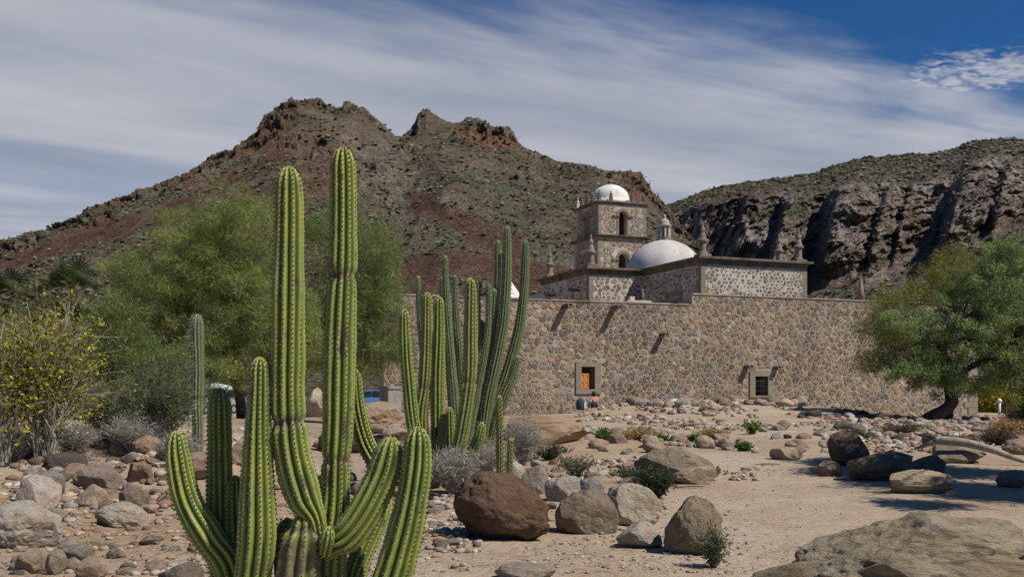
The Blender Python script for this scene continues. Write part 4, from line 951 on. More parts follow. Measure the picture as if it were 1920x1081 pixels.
# ---------------------------------------------------------------- cacti
def catmull(P_, n):
    P_ = np.array(P_, float); m_ = len(P_)
    if m_ == 2: P_ = np.array([P_[0], (P_[0]+P_[1])/2, P_[1]]); m_ = 3
    Q = np.vstack([2*P_[0]-P_[1], P_, 2*P_[-1]-P_[-2]]); out = []
    for i in range(m_-1):
        p0, p1, p2, p3 = Q[i:i+4]
        for t in np.linspace(0, 1, 24, endpoint=False): out.append(.5*((2*p1)+(-p0+p2)*t+(2*p0-5*p1+4*p2-p3)*t*t+(-p0+3*p1-3*p2+p3)*t**3))
    out.append(P_[-1]); out = np.array(out)
    d = np.concatenate([[0], np.cumsum(np.linalg.norm(np.diff(out[:, :3], axis=0), axis=1))])
    s = np.linspace(0, d[-1], n); return np.stack([np.interp(s, d, out[:, k]) for k in range(out.shape[1])], 1), s
def cactus_stem(parent, pts, m='cactus', ribs=11, per=8, step=.013, areole=.029, spine=.026, joints=(), base_scar=0, seed=0, dep=.36, scars=(), spcol=((.05, .035, .028), (.30, .26, .21)), origin=(0, 0, 0)):
    """pts: bottom->top list of (x,y,z,r)"""
    L0 = sum(math.dist(pts[i][:3], pts[i+1][:3]) for i in range(len(pts)-1))
    n = max(24, int(L0/step)); Q, s = catmull(pts, n); Ltot = s[-1]; rng = np.random.default_rng(seed+5)
    # refine the rings at the tip
    Rt = Q[-1, 3]; tipL = Rt*1.7
    s_new = np.concatenate([s[s < Ltot-tipL], Ltot-tipL+tipL*np.sin(np.linspace(0, pi/2, 16))])
    Q = np.stack([np.interp(s_new, s, Q[:, k]) for k in range(4)], 1); s = s_new; n = len(s)
    Pc = Q[:, :3]-np.array(origin); T = np.gradient(Pc, s+np.arange(n)*1e-9, axis=0); T /= np.linalg.norm(T, axis=1)[:, None]
    up = np.array([0, 1, 0.]); A = up-T*(T@up)[:, None]; A /= np.linalg.norm(A, axis=1)[:, None]; B = np.cross(T, A)
    rad = Q[:, 3]*(1+.035*vnoise(np.stack([s*5, s*0+seed, s*0], 1))+.02*vnoise(np.stack([s*16, s*0+seed, s*0+3], 1)))
    tt_ = np.clip((s-(Ltot-tipL))/tipL, 0, 1); rad = rad*np.sqrt(np.clip(1-tt_**2, .0004, 1))
    scar = np.zeros(n)
    for j in joints:
        g = np.exp(-((s-Ltot+j)/.030)**2); rad = rad*(1-.17*g); scar = np.maximum(scar, np.exp(-((s-Ltot+j)/.045)**2))
    if base_scar: scar = np.maximum(scar, np.clip((base_scar-s)/.12, 0, 1)*.95)
    m_ = ribs*per; th = np.arange(m_)/m_*2*pi+seed*.7
    # slow twist and wandering of ribs
    tw_ = .12*vnoise(np.stack([s*1.2, s*0+seed+9, s*0], 1))
    TH_ = th[None, :]+tw_[:, None]
    f = np.abs(np.cos(ribs*(th-seed*.7)/2)); f = f**.85
    pr = 1-dep+dep*f
    rph = rng.random(ribs+1)*(.5 if step < areole/2.05 else 0); ribi = (np.round((th-seed*.7)*ribs/(2*pi)).astype(int)) % ribs
    gaps = np.sin(2*pi*(s[:, None]/areole+rph[ribi][None, :]))
    ribw = 1+.05*vnoise(np.stack([np.repeat(s[:, None]*2.5, m_, 1).ravel(), np.repeat((ribi*7.7+seed)[None, :], n, 0).ravel(), np.zeros(n*m_)], 1)).reshape(n, m_)*(f**1.5)[None, :]
    bmp = ribw*(1+(.020 if step < areole/2.05 else 0)*gaps*(f**5)[None, :])
    rr_ = rad[:, None]*pr[None, :]*bmp
    V = Pc[:, None, :]+rr_[:, :, None]*(np.cos(TH_)[:, :, None]*A[:, None, :]+np.sin(TH_)[:, :, None]*B[:, None, :])
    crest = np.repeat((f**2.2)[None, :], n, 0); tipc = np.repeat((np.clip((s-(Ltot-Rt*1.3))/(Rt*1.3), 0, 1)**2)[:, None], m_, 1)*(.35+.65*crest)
    sc_ = np.repeat(scar[:, None], m_, 1)
    if step < .02: scars = list(scars)+[(rng.uniform(.1, Ltot), rng.uniform(1.7, 4.6), rng.uniform(.010, .026), rng.uniform(.001, .004)) for _ in range(int(Ltot*7))]
    for (sj, tj, rj, dj) in scars:                       # local wounds: distance from the tip, angle, size, depth
        dd = np.sqrt(((s-Ltot+sj)/rj)[:, None]**2+((np.angle(np.exp(1j*(TH_-tj))))*rad[:, None]/(rj*.55))**2); g = np.exp(-dd**2*1.2)
        V = V-(g*dj)[:, :, None]*(np.cos(TH_)[:, :, None]*A[:, None, :]+np.sin(TH_)[:, :, None]*B[:, None, :]); sc_ = np.maximum(sc_, np.clip(g*2.2, 0, 1)*.98)
    V = V.reshape(-1, 3); i = np.arange(n*m_).reshape(n, m_); j = np.roll(i, -1, 1)
    Fq_ = np.stack([i[:-1].ravel(), j[:-1].ravel(), j[1:].ravel(), i[1:].ravel()], 1)
    V = np.vstack([V, Pc[-1]]); top = len(V)-1; Ft = np.stack([i[-1], j[-1], np.full(m_, top)], 1)
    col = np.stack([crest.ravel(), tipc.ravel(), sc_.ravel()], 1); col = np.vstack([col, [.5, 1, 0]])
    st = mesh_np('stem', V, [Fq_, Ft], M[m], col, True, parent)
    # areoles and spines
    na = int(Ltot/areole); sa_ = (np.arange(na)+.5)*areole; SV = []; SF = []; SC = []; c0 = 0
    ax = [np.interp(sa_, s, Pc[:, k]) for k in range(3)]; P0 = np.stack(ax, 1)
    def it(Aa): return np.stack([np.interp(sa_, s, Aa[:, k]) for k in range(3)], 1)
    Ai, Bi, Ti = it(A), it(B), it(T); ri = np.interp(sa_, s, rad); twi = np.interp(sa_, s, tw_)
    base_pts = []; outs = []; tans = []
    for k in range(ribs):
        a = seed*.7+2*pi*k/ribs+twi; fr_ = rng.random()*areole*.8; P0 = np.stack([np.interp(sa_+fr_, s, Pc[:, k_]) for k_ in range(3)], 1); o = np.cos(a)[:, None]*Ai+np.sin(a)[:, None]*Bi; base_pts.append(P0+o*(ri*.995)[:, None]); outs.append(o); tans.append(Ti)
    BP = np.concatenate(base_pts); O = np.concatenate(outs); TT = np.concatenate(tans); SD = np.cross(O, TT)
    nA = len(BP); cr = min(areole*.24, .010+areole*.03)
    # cushion: a small four-sided bump
    cv_ = np.stack([BP+SD*cr-O*.001, BP+TT*cr-O*.001, BP-SD*cr-O*.001, BP-TT*cr-O*.001, BP+O*cr*.8], 1)
    Fc_ = np.array([[0, 1, 4], [1, 2, 4], [2, 3, 4], [3, 0, 4]]); Vs = [cv_.reshape(-1, 3)]; Fs = [(Fc_[None]+(np.arange(nA)*5)[:, None, None]).reshape(-1, 3)]
    Cs = [np.tile(spcol[0], (nA*5, 1))]; off = nA*5
    ns = 4
    for q in range(ns):
        dr = O*rng.uniform(.35, 1, (nA, 1))+SD*rng.normal(0, .6, (nA, 1))+TT*rng.normal(0, .55, (nA, 1)); dr /= np.linalg.norm(dr, axis=1)[:, None]
        ln_ = spine*rng.uniform(.5, 1.35, (nA, 1)); w = SD*areole*.030+TT*areole*.022
        v3 = np.stack([BP-w, BP+w, BP+dr*ln_], 1).reshape(-1, 3); Vs.append(v3); Fs.append(np.arange(nA*3).reshape(-1, 3)+off); off += nA*3
        Cs.append(np.tile(spcol[1], (nA*3, 1))*rng.uniform(.3, 1.2, (nA*3, 1)))
    sp = mesh_np('spines', np.vstack(Vs), np.vstack(Fs), M['spine'], np.vstack(Cs), False, st); sp['kind'] = 'stuff'
    return st
def px_stem(parent, pts, y, **k):
    """pts: top->bottom (u, v, width px[, y])"""
    P_ = []
    for p in pts[::-1]:
        yy = p[3] if len(p) > 3 else y; P_.append((X(p[0], yy), yy, Z(p[1], yy), p[2]/2/F*yy))
    o = parent.location
    return cactus_stem(parent, P_, origin=(o.x, o.y, o.z), **k)
def plant(name, u, y, label, cat='cactus', group=None):
    x = X(u, y); e = empty(name, (x, y, gz(x, y))); tag(e, label, cat, group); return e
hero = plant('columnar_cactus', 600, 6.05, 'tall bright green ribbed cactus with two high pillars in the centre foreground')
px_stem(hero, [(541, 311, 52), (542, 400, 56), (541, 520, 60), (540, 640, 64), (540, 760, 63), (548, 850, 68), (570, 930, 66), (592, 972, 40), (600, 1020, 30)], 6.0, seed=1, joints=(1.56,), scars=((1.56, 3.3, .05, .014), (.72, 3.9, .03, .006), (1.95, 3.6, .045, .008), (1.05, 2.7, .02, .003)))
px_stem(hero, [(643, 275, 48), (644, 360, 52), (643, 480, 54), (638, 600, 60), (636, 700, 62), (634, 800, 60), (630, 870, 56), (628, 940, 58), (618, 1040, 64), (606, 1210, 66)], 6.12, seed=2, joints=(.80, 1.95), base_scar=.55, scars=((1.21, 3.55, .075, .020), (1.28, 3.4, .05, .018), (.8, 2.6, .05, .012), (1.75, 3.9, .06, .010), (2.05, 2.8, .06, .01)))
px_stem(hero, [(735, 817, 50, 6.0), (722, 880, 62, 6.0), (690, 950, 66, 5.98), (655, 1000, 62, 5.98), (625, 1018, 48, 6.0), (608, 1035, 36, 6.04)], 6.0, seed=3, ribs=11)
px_stem(hero, [(783, 797, 48), (781, 880, 58), (764, 980, 66), (735, 1081, 74), (705, 1150, 72), (690, 1215, 66)], 5.95, seed=4)
px_stem(hero, [(664, 690, 26, 6.55), (668, 760, 34, 6.55), (684, 825, 36, 6.55), (712, 885, 36, 6.5), (712, 960, 40, 6.4), (670, 1060, 44, 6.3), (640, 1180, 46, 6.2)], 6.5, seed=5)
px_stem(hero, [(572, 960, 52), (568, 1010, 76), (560, 1081, 84), (560, 1215, 84)], 6.0, seed=6, ribs=9, base_scar=.75, joints=(.1,))
px_stem(hero, [(617, 985, 22, 5.9), (614, 1010, 28, 5.9), (610, 1035, 26, 5.95)], 5.9, seed=7, ribs=8)
px_stem(hero, [(540, 970, 36, 6.15), (536, 1030, 44, 6.15), (545, 1150, 50, 6.1)], 6.1, seed=12, ribs=8, base_scar=.5)
hl = plant('columnar_cactus', 440, 6.15, 'shorter ribbed cactus of three arms left of the tallest one, low arm curving outward')
px_stem(hl, [(330, 806, 36, 6.1), (334, 860, 46, 6.1), (352, 940, 54, 6.1), (392, 1010, 60, 6.1), (430, 1070, 62, 6.15), (445, 1200, 62, 6.2)], 6.1, seed=8)
px_stem(hl, [(411, 728, 42, 6.28), (411, 800, 45, 6.28), (411, 900, 47, 6.28), (413, 1000, 50, 6.28), (428, 1190, 54, 6.35)], 6.4, seed=9)
px_stem(hl, [(487, 668, 36, 5.95), (486, 740, 41, 5.95), (484, 820, 50, 5.95), (483, 920, 66, 5.95), (482, 1010, 72, 5.95), (470, 1100, 64, 6.0), (455, 1200, 60, 6.05)], 5.95, seed=10, ribs=11)
px_stem(hl, [(440, 890, 34, 6.25), (442, 960, 46, 6.25), (446, 1050, 52, 6.2), (450, 1190, 54, 6.2)], 6.2, seed=11)
# middle clump
lod = dict(per=6, step=.045, areole=.062, spine=.045, dep=.33)
mid = plant('columnar_cactus', 822, 15.0, 'sunlit yellow green cactus clump of many stems above grey brush')
for k, (pp, mm, jj) in enumerate([
    ([(758, 578, 20), (760, 640, 25), (767, 720, 27), (774, 790, 27), (790, 860, 26), (806, 915, 24)], 'cactus', ()),
    ([(801, 547, 19), (801, 620, 23), (797, 710, 26), (790, 790, 26), (800, 900, 26)], 'cactus_y', (1.45,)),
    ([(823, 555, 20), (822, 640, 26), (821, 740, 27), (820, 820, 26), (816, 910, 24)], 'cactus', ()),
    ([(882, 520, 20), (883, 580, 25), (882, 660, 28), (879, 720, 29), (868, 800, 27), (850, 880, 26), (838, 915, 24)], 'cactus_y', (1.55,)),
    ([(843, 762, 16), (844, 810, 20), (846, 910, 20)], 'cactus', ()),
    ([(905, 790, 16), (898, 820, 22), (882, 858, 22), (862, 912, 20)], 'cactus', ()),
    ([(832, 775, 14), (830, 812, 20), (820, 850, 21), (812, 912, 20)], 'cactus_y', ()),
    ]):
    px_stem(mid, pp, 15.0+.25*((k*37) % 5-2), m=mm, seed=20+k, joints=jj, ribs=10, base_scar=.3, **lod)
pt = plant('columnar_cactus', 937, 14.2, 'thin single yellowish cactus stem standing beside the cream boulder')
px_stem(pt, [(936, 740, 10), (937, 800, 14), (938, 860, 15), (938, 925, 14)], 14.2, m='cactus_y', seed=31, joints=(.62,), base_scar=.35, **lod)
pt = plant('columnar_cactus', 957, 15.4, 'short young yellow cactus stub right of the thin stem')
px_stem(pt, [(958, 820, 9), (956, 850, 12), (955, 915, 12)], 15.4, m='cactus_y', seed=32, **lod)
# taller grey-green clumps behind
lod2 = dict(per=5, step=.09, areole=.10, spine=.06, dep=.33, spcol=((.10, .09, .07), (.32, .30, .25)))
ta = plant('columnar_cactus', 905, 25.0, 'tallest grey green organ pipe cactus with long stems against the wall')
for k, pp in enumerate([
    [(951, 423, 12), (951, 480, 18), (948, 560, 20), (940, 630, 22), (926, 700, 24), (912, 770, 24), (905, 850, 22)],
    [(986, 450, 11), (985, 500, 16), (980, 570, 18), (968, 640, 21), (948, 710, 24), (922, 770, 26), (905, 850, 24)],
    [(934, 450, 11), (935, 510, 17), (932, 590, 18), (922, 680, 20), (905, 850, 22)],
    [(926, 540, 14), (924, 590, 20), (918, 660, 24), (912, 740, 26), (902, 850, 22)],
    [(941, 470, 10), (938, 560, 15), (924, 660, 16), (900, 850, 18)],
    [(972, 665, 12), (962, 705, 18), (940, 760, 20), (915, 850, 20)],
    [(903, 600, 12), (908, 660, 15), (903, 740, 18), (896, 850, 20)],
    ]):
    px_stem(ta, pp, 25.0+.35*((k*29) % 5-2), m='cactus_g', seed=40+k, ribs=12, **lod2)
tb = plant('columnar_cactus', 858, 24.0, 'slender dull green cactus clump rising behind the yellow green one')
for k, pp in enumerate([
    [(835, 478, 10), (836, 540, 14), (841, 620, 16), (848, 700, 18), (854, 770, 20), (858, 850, 18)],
    [(784, 516, 9), (787, 580, 13), (795, 660, 15), (815, 750, 16), (846, 850, 16)],
    [(853, 515, 9), (855, 580, 14), (861, 660, 17), (868, 750, 18), (866, 850, 18)],
    [(828, 518, 8), (832, 580, 12), (842, 680, 15), (854, 850, 16)],
    [(895, 523, 9), (895, 590, 13), (891, 670, 15), (882, 760, 17), (870, 850, 17)],
    [(915, 530, 9), (917, 570, 12), (912, 640, 13), (894, 740, 15), (872, 850, 16)],
    ]):
    px_stem(tb, pp, 24.0+.3*((k*31) % 5-2), m='cactus_g', seed=50+k, ribs=11, **lod2)
sg = plant('columnar_cactus', 370, 17.0, 'single furry grey green cactus post standing alone in the left brush')
px_stem(sg, [(370, 588, 22), (370, 640, 25), (371, 700, 24), (370, 745, 22), (370, 752, 22), (371, 800, 20), (371, 850, 18), (371, 875, 18)], 17.0, m='cactus_g', seed=60, ribs=11, per=6, step=.045, areole=.06, spine=.075, dep=.24, joints=(1.48,), base_scar=.75, spcol=((.2, .17, .13), (.55, .53, .48)))

# ---------------------------------------------------------------- foliage
def leaves(name, cen, nper, spread, size, pal, rng, m='leaf', droop=0.0, parent=None, elong=3.0, outward=None, kind=None, quad=False):
    n = len(cen)*nper; base = np.repeat(cen, nper, 0)
    off = rng.normal(0, 1, (n, 3)); off = off/np.linalg.norm(off, axis=1)[:, None]*(rng.random((n, 1))**.55); off = off*(np.repeat(spread, nper)[:, None] if hasattr(spread, '__len__') else spread); off[:, 2] *= .75
    p = base+off
    d = rng.normal(0, 1, (n, 3))+off*0; 
    if outward is not None: d = d+outward*off/np.maximum(np.linalg.norm(off, axis=1)[:, None], 1e-3)
    d[:, 2] -= droop; d /= np.linalg.norm(d, axis=1)[:, None]
    b = np.cross(d, rng.normal(0, 1, (n, 3))); b /= np.linalg.norm(b, axis=1)[:, None]
    s = size*rng.uniform(.5, 1.4, (n, 1)); w = s/elong
    cpal = np.array(pal); cb_ = rng.uniform(.75, 1.25, len(cen)); hh = rng.random(len(cen))
    ci = (hh*len(cpal)).astype(int); cleaf = cpal[np.repeat(ci, nper)]; sw = rng.random(n) < .3; cleaf[sw] = cpal[rng.integers(0, len(cpal), sw.sum())]
    cleaf = cleaf*(np.repeat(cb_, nper)*rng.uniform(.75, 1.3, n))[:, None]
    if quad:
        V = np.stack([p, p+d*s*.5+b*w*.5, p+d*s, p+d*s*.5-b*w*.5], 1).reshape(-1, 3); Fc = np.arange(n*4).reshape(-1, 4); col = np.repeat(cleaf, 4, 0)
    else:
        V = np.stack([p-b*w*.5, p+b*w*.5, p+d*s], 1).reshape(-1, 3); Fc = np.arange(n*3).reshape(-1, 3); col = np.repeat(cleaf, 3, 0)
    o = mesh_np(name, V, Fc, M[m], col, False, parent); o['kind'] = 'stuff' if kind else None
    if not kind: del o['kind']
    return o
def tube_many(name, paths, m, parent, n=5, col=None):
    mb_ = MB()
    for (pts, rad) in paths: mb_.tube(pts, rad, n, col)
    return mb_.build(name, M[m], parent, True)
def bez(a, b, sag, n=7, rng=random, wob=.12):
    a = Vector(a); b = Vector(b); L_ = (b-a).length; c = (a+b)/2+Vector((0, 0, sag)); out = []
    for i in range(n):
        t = i/(n-1); p = a*(1-t)**2+c*2*t*(1-t)+b*t*t
        if 0 < i < n-1: p += Vector((rng.uniform(-1, 1), rng.uniform(-1, 1), rng.uniform(-1, 1)))*wob*L_*.12
        out.append(tuple(p))
    return out
def tree(name, label, cat, base_uv, y, ells, nclump, nper, spread, size, pal, barkm, trunk, seed, depth=2.5, nlimb=40, elong=3.5, outward=.7, droop=0, limb_r=.05, group=None, limbcol=None):
    """ells: crown lobes in photo pixels (u,v,ru,rv) at distance y"""
    rng = np.random.default_rng(seed); rr2 = random.Random(seed); x0 = X(base_uv[0], y); z0 = gz(x0, y)
    e = empty(name, (x0, y, z0)); tag(e, label, cat, group); O = Vector((x0, y, z0))
    ar = np.array([a[2]*a[3] for a in ells], float); ar /= ar.sum(); cen = []
    k = y/F
    for i in range(nclump):
        j = rng.choice(len(ells), p=ar); a = ells[j]; q = rng.normal(0, 1, 3); q /= np.linalg.norm(q); q = q*rng.random()**.42
        cen.append((X(a[0], y)+q[0]*a[2]*k-O.x, (a[4] if len(a) > 4 else 0)+q[1]*min(depth, a[2]*k*1.1), Z(a[1], y)+q[2]*a[3]*k-O.z))
    cen = np.array(cen)
    T = [(X(t[0], y)-O.x, t[3] if len(t) > 3 else 0, Z(t[1], y)-O.z) for t in trunk]; Tr = [t[2]/2*k for t in trunk]
    tk = catmull([(*T[i], Tr[i]) for i in range(len(T))], 14)[0]
    ts = MB().tube([tuple(p[:3]) for p in tk], [p[3] for p in tk], 10).build('trunk', M[barkm if barkm != 'greenbark' else 'bark'], e, True)
    top = Vector(T[-1]); limbs = []
    pick = rng.permutation(len(cen))[:nlimb]
    hubs = []
    for h_ in range(6):
        c = Vector(cen[rng.integers(0, len(cen))]); hub = top+(c-top)*.45; hubs.append(hub)
        path = bez(top, hub, .25, 6, rr2); limbs.append((path, [limb_r*2.0*(1-.45*t/5) for t in range(6)]))
    for i in pick:
        c = Vector(cen[i]); hub = min(hubs+[top], key=lambda q: (q-c).length); path = bez(hub, c, rr2.uniform(-.1, .5)*(c-hub).length*.3, 7, rr2, .9)
        r0 = limb_r*rr2.uniform(.4, .9); limbs.append((path, [r0*(1-.75*t/6) for t in range(7)]))
    lo_ = tube_many('branches', limbs, barkm, e)
    leaves('foliage', cen, nper, spread, size, pal, rng, parent=e, elong=elong, outward=outward, droop=droop)
    return e
PV = [(.24, .31, .080), (.215, .28, .075), (.28, .335, .095), (.18, .24, .065), (.21, .225, .095), (.30, .30, .11)]
tree('palo_verde_tree', 'wide feathery green tree behind the single cactus on the left', 'tree', (450, 790), 40, [(440, 405, 75, 60), (350, 450, 85, 60), (470, 470, 110, 90), (320, 540, 110, 80), (440, 570, 150, 100), (260, 590, 80, 60), (400, 650, 150, 60), (430, 700, 130, 36), (540, 620, 90, 90), (250, 510, 60, 40)],
     900, 170, .46, .17, PV, 'greenbark', [(455, 800, 22), (450, 750, 18), (440, 715, 14), (430, 690, 12)], 301, 2.8, 110, 7.5, .9, limb_r=.06)
tree('palo_verde_tree', 'darker green feathery tree between the tall cactus and the middle clump', 'tree', (690, 780), 46, [(620, 440, 60, 50), (690, 470, 60, 60), (720, 540, 50, 70), (640, 560, 80, 90), (690, 640, 80, 60), (590, 640, 60, 60), (740, 640, 30, 50)],
     520, 150, .58, .18, [(.17, .225, .07), (.19, .235, .075), (.15, .20, .065), (.215, .245, .085)], 'greenbark', [(668, 790, 16), (668, 750, 12), (672, 715, 9)], 302, 2.6, 70, 7.5, .9, limb_r=.06)
tree('palo_verde_tree', 'low dull green tree left of the wide feathery one', 'tree', (230, 790), 33, [(220, 600, 55, 45), (190, 660, 65, 50), (260, 670, 70, 45), (310, 690, 70, 35), (235, 720, 90, 30), (350, 735, 60, 25)],
     300, 130, .5, .15, [(.17, .21, .07), (.19, .23, .08), (.14, .185, .06)], 'bark', [(240, 800, 14), (238, 740, 10)], 303, 2.4, 26, 6.5, .8)
MQ = [(.225, .295, .105), (.185, .25, .09), (.27, .33, .12), (.25, .285, .09)]
tree('mesquite_tree', 'leaning dark trunked mesquite with broad green crown before the wall at right', 'tree', (1738, 795), 52, [(1790, 640, 90, 60), (1850, 560, 90, 80), (1730, 690, 80, 38), (1890, 660, 80, 60), (1700, 610, 60, 40), (1800, 720, 60, 28), (1900, 480, 60, 45), (1960, 600, 70, 120), (1880, 720, 60, 30)],
     560, 160, .48, .16, MQ+[(.15, .22, .10)], 'bark', [(1728, 800, 30), (1745, 784, 28), (1775, 766, 23), (1793, 738, 19), (1790, 700, 16)], 304, 3.2, 44, 3.0, .5, .25, .10)
tree('mesquite_tree', 'yellowish green thin crown left of the broad mesquite top', 'tree', (1745, 800), 56, [(1690, 570, 60, 42), (1750, 540, 60, 42), (1650, 610, 42, 30), (1640, 680, 40, 20), (1800, 500, 50, 40), (1680, 650, 50, 25)],
     240, 120, .60, .17, [(.27, .25, .06), (.22, .23, .06), (.18, .21, .065)], 'bark', [(1780, 800, 16), (1778, 740, 13), (1765, 680, 10)], 305, 2.6, 30, 5.0, .8, .1, .07)
tree('cottonwood_tree', 'yellow autumn tree beyond the end of the wall', 'tree', (1885, 790), 92, [(1880, 745, 46, 26), (1920, 735, 40, 34), (1850, 755, 24, 18), (1950, 720, 50, 50)],
     200, 90, .8, .30, [(.34, .27, .025), (.26, .24, .03), (.12, .15, .04), (.40, .30, .02)], 'bark', [(1896, 795, 10), (1894, 750, 6)], 306, 3, 16, 2.2, .3)
tree('mesquite_tree', 'dark leafy trunk clump at the right edge of the picture', 'tree', (1930, 860), 33, [(1945, 790, 26, 40), (1925, 830, 22, 26), (1960, 730, 26, 40)],
     110, 110, .35, .13, [(.05, .075, .03), (.07, .09, .035)], 'bark', [(1930, 870, 30), (1938, 820, 24), (1955, 760, 18)], 307, 1.4, 12, 3.5, .5)
# the mesquite whose crown is just out of frame and shades the sand at the right
e = tree('mesquite_tree', 'spreading mesquite just outside the right edge that shades the sand and boulders', 'tree', (2300, 900), 16.5,
     [(2180, 300, 150, 70), (2080, 330, 90, 45), (2320, 320, 150, 80), (1985, 335, 60, 36, -5.0), (2210, 320, 110, 60, -4.2), (2080, 340, 100, 50, -2.2), (2240, 330, 120, 60, -3.0), (2200, 300, 120, 60, 2.2)], 620, 110, .42, .13, MQ, 'bark', [(2330, 960, 50), (2310, 760, 42), (2270, 560, 34), (2250, 420, 26)], 308, 4.6, 40, 3.0, .4, .1, .06)

def bush(name, label, cat, u, v, h, w, nst, nleaf, lsize, pal, stemcol, seed, lean=0, y=None, curve=.3, elong=2.2, leaf_top=.25, sr=.006, dpth=.8, leafspread=.06, quad=True, group=None, xy=None):
    rng = np.random.default_rng(seed); rr2 = random.Random(seed); x, yy, g = gp(u, v) if xy is None else xy
    k = yy/F; H = h*k; Wd = w*k/2; e = empty(name, (x, yy, g)); tag(e, label, cat, group); paths = []; pts = []; mb_ = MB()
    for i in range(nst):
        a = rr2.uniform(0, 2*pi); q = sqrt(rr2.random()); tx = cos(a)*q*Wd+lean*H; ty = sin(a)*q*Wd*dpth; tz = H*rr2.uniform(.55, 1)*(1-.25*q*q)
        b0 = Vector((rr2.uniform(-.15, .15)*Wd, rr2.uniform(-.15, .15)*Wd, 0)); tip = Vector((tx, ty, tz)); mid_ = (b0+tip)/2+Vector((-tx*curve*.4, -ty*curve*.4, H*.08)); n_ = 6; path = []
        for s_ in range(n_):
            t = s_/(n_-1); p = b0*(1-t)**2+mid_*2*t*(1-t)+tip*t*t; p += Vector((rr2.gauss(0, 1), rr2.gauss(0, 1), rr2.gauss(0, .5)))*H*.018*(t > 0); path.append(tuple(p))
        f = rr2.uniform(.7, 1.25); mb_.tube(path, [sr*(1-.7*s_/(n_-1)) for s_ in range(n_)], 4, tuple(c*f for c in stemcol))
        for s_ in range(int(3)):
            t = rr2.uniform(.35, .95); j = int(t*(n_-1)); b1 = Vector(path[j]); tp2 = b1+Vector((rr2.gauss(0, 1), rr2.gauss(0, 1), rr2.uniform(0, 1.2)))*H*.13
            mb_.tube([tuple(b1), tuple((b1+tp2)/2+Vector((rr2.gauss(0, .02), 0, rr2.gauss(0, .02)))*H), tuple(tp2)], [sr*.5, sr*.4, sr*.2], 3, tuple(c*f for c in stemcol)); pts.append(tuple(tp2))
        for p in path[max(1, int(leaf_top*n_)):]: pts.append(p)
    mb_.build('stems', M['twig'], e)
    if nleaf:
        cen = np.array(pts); per = max(1, nleaf//len(cen)); leaves('foliage', cen, per, leafspread*H, lsize, pal, rng, parent=e, elong=elong, outward=.3, quad=quad)
    return e
YL = [(.44, .38, .03), (.28, .30, .04), (.15, .17, .045), (.42, .34, .035), (.14, .15, .05)]
bush('yellow_leaved_bush', 'tall thin stemmed bush with yellow green leaves at the left edge', 'bush', 85, 868, 345, 205, 110, 6200, .08, YL, (.34, .31, .24), 401, sr=.015, leaf_top=.5, curve=.5, leafspread=.065)
bush('yellow_leaved_bush', 'second yellowish bush cut off by the left edge', 'bush', 8, 872, 300, 120, 44, 2000, .085, YL, (.34, .31, .24), 402, sr=.014, leaf_top=.5, leafspread=.065)
bush('wispy_shrub', 'pale green feathery shrub in front of the low dull tree', 'shrub', 255, 842, 130, 120, 110, 6000, .12, [(.19, .21, .11), (.15, .17, .09)], (.26, .25, .16), 405, sr=.007, elong=7, leaf_top=.2, quad=False)
WS = [(.20, .19, .12), (.15, .155, .085), (.24, .22, .16)]
bush('wispy_shrub', 'pale wispy shrub left of the single cactus post', 'shrub', 300, 840, 170, 190, 150, 9000, .12, [(.14, .155, .075), (.17, .18, .10), (.12, .14, .07)], (.22, .20, .13), 403, sr=.007, elong=7, leaf_top=.2, quad=False)
bush('wispy_shrub', 'dull olive wispy shrub behind the left rock pile', 'shrub', 205, 835, 130, 180, 120, 6000, .12, [(.12, .125, .065), (.16, .15, .09), (.20, .18, .12)], (.21, .18, .13), 404, sr=.007, elong=7, leaf_top=.2, quad=False)
# grey leafless brush
GB = [(.42, .39, .34), (.34, .31, .27)]
for (u, v, h, w, n, lab, sd) in ((850, 925, 95, 110, 230, 'grey leafless brush tangled at the foot of the middle cactus clump', 410), (905, 895, 75, 120, 200, 'grey twiggy brush behind the cream boulder', 411), (800, 905, 80, 70, 110, 'grey twiggy brush left under the middle cactus clump', 412),
                            (980, 870, 100, 90, 170, 'grey brush in front of the big flat slab', 413), (255, 850, 80, 130, 190, 'grey dead brush along the top of left rock pile', 414), (140, 850, 60, 120, 150, 'grey brown dead brush under the yellow bush', 415), (30, 865, 70, 110, 130, 'dead brush at the left edge above the stones', 416), (330, 870, 60, 90, 120, 'dead grey brush at the foot of the single cactus', 417), (520, 860, 70, 80, 110, 'dry brush seen between the front cactus stems', 418), (745, 900, 80, 60, 110, 'grey dry twigs just right of the curved cactus arm', 419)):
    bush('dry_brush', lab, 'brush', u, v, h, w, n, n*16, .10, [(.36, .34, .28), (.29, .27, .22), (.42, .39, .33)], GB[sd % 2], sd, sr=.005, leaf_top=.15, elong=9, curve=.1, quad=False, leafspread=.10)
for (u, v, h, w, lab, sd) in ((1785, 842, 30, 110, 'dark brown tangle of dead branches behind the driftwood log', 460), (1870, 838, 40, 100, 'dark dead branches heaped at the right beyond the log', 461), (1690, 815, 22, 90, 'low dark brush among stones left of the mesquite trunk', 462), (1905, 800, 50, 60, 'brown dead branches standing by the lamp post at right', 463)):
    bush('dead_branches', lab, 'brush', u, v, h, w, 110, 900, .14, [(.12, .09, .06), (.17, .12, .08), (.08, .065, .05)], (.12, .09, .065), sd, sr=.014, leaf_top=.1, elong=7, curve=.1, quad=False, dpth=.5, leafspread=.12)
bush('dark_green_bush', 'dark green low bush lying over the stones at the sand edge', 'bush', 1225, 935, 62, 80, 90, 4200, .07, [(.06, .075, .04), (.08, .095, .05), (.045, .06, .035)], (.13, .11, .08), 420, elong=3.5, sr=.006, leaf_top=.1)
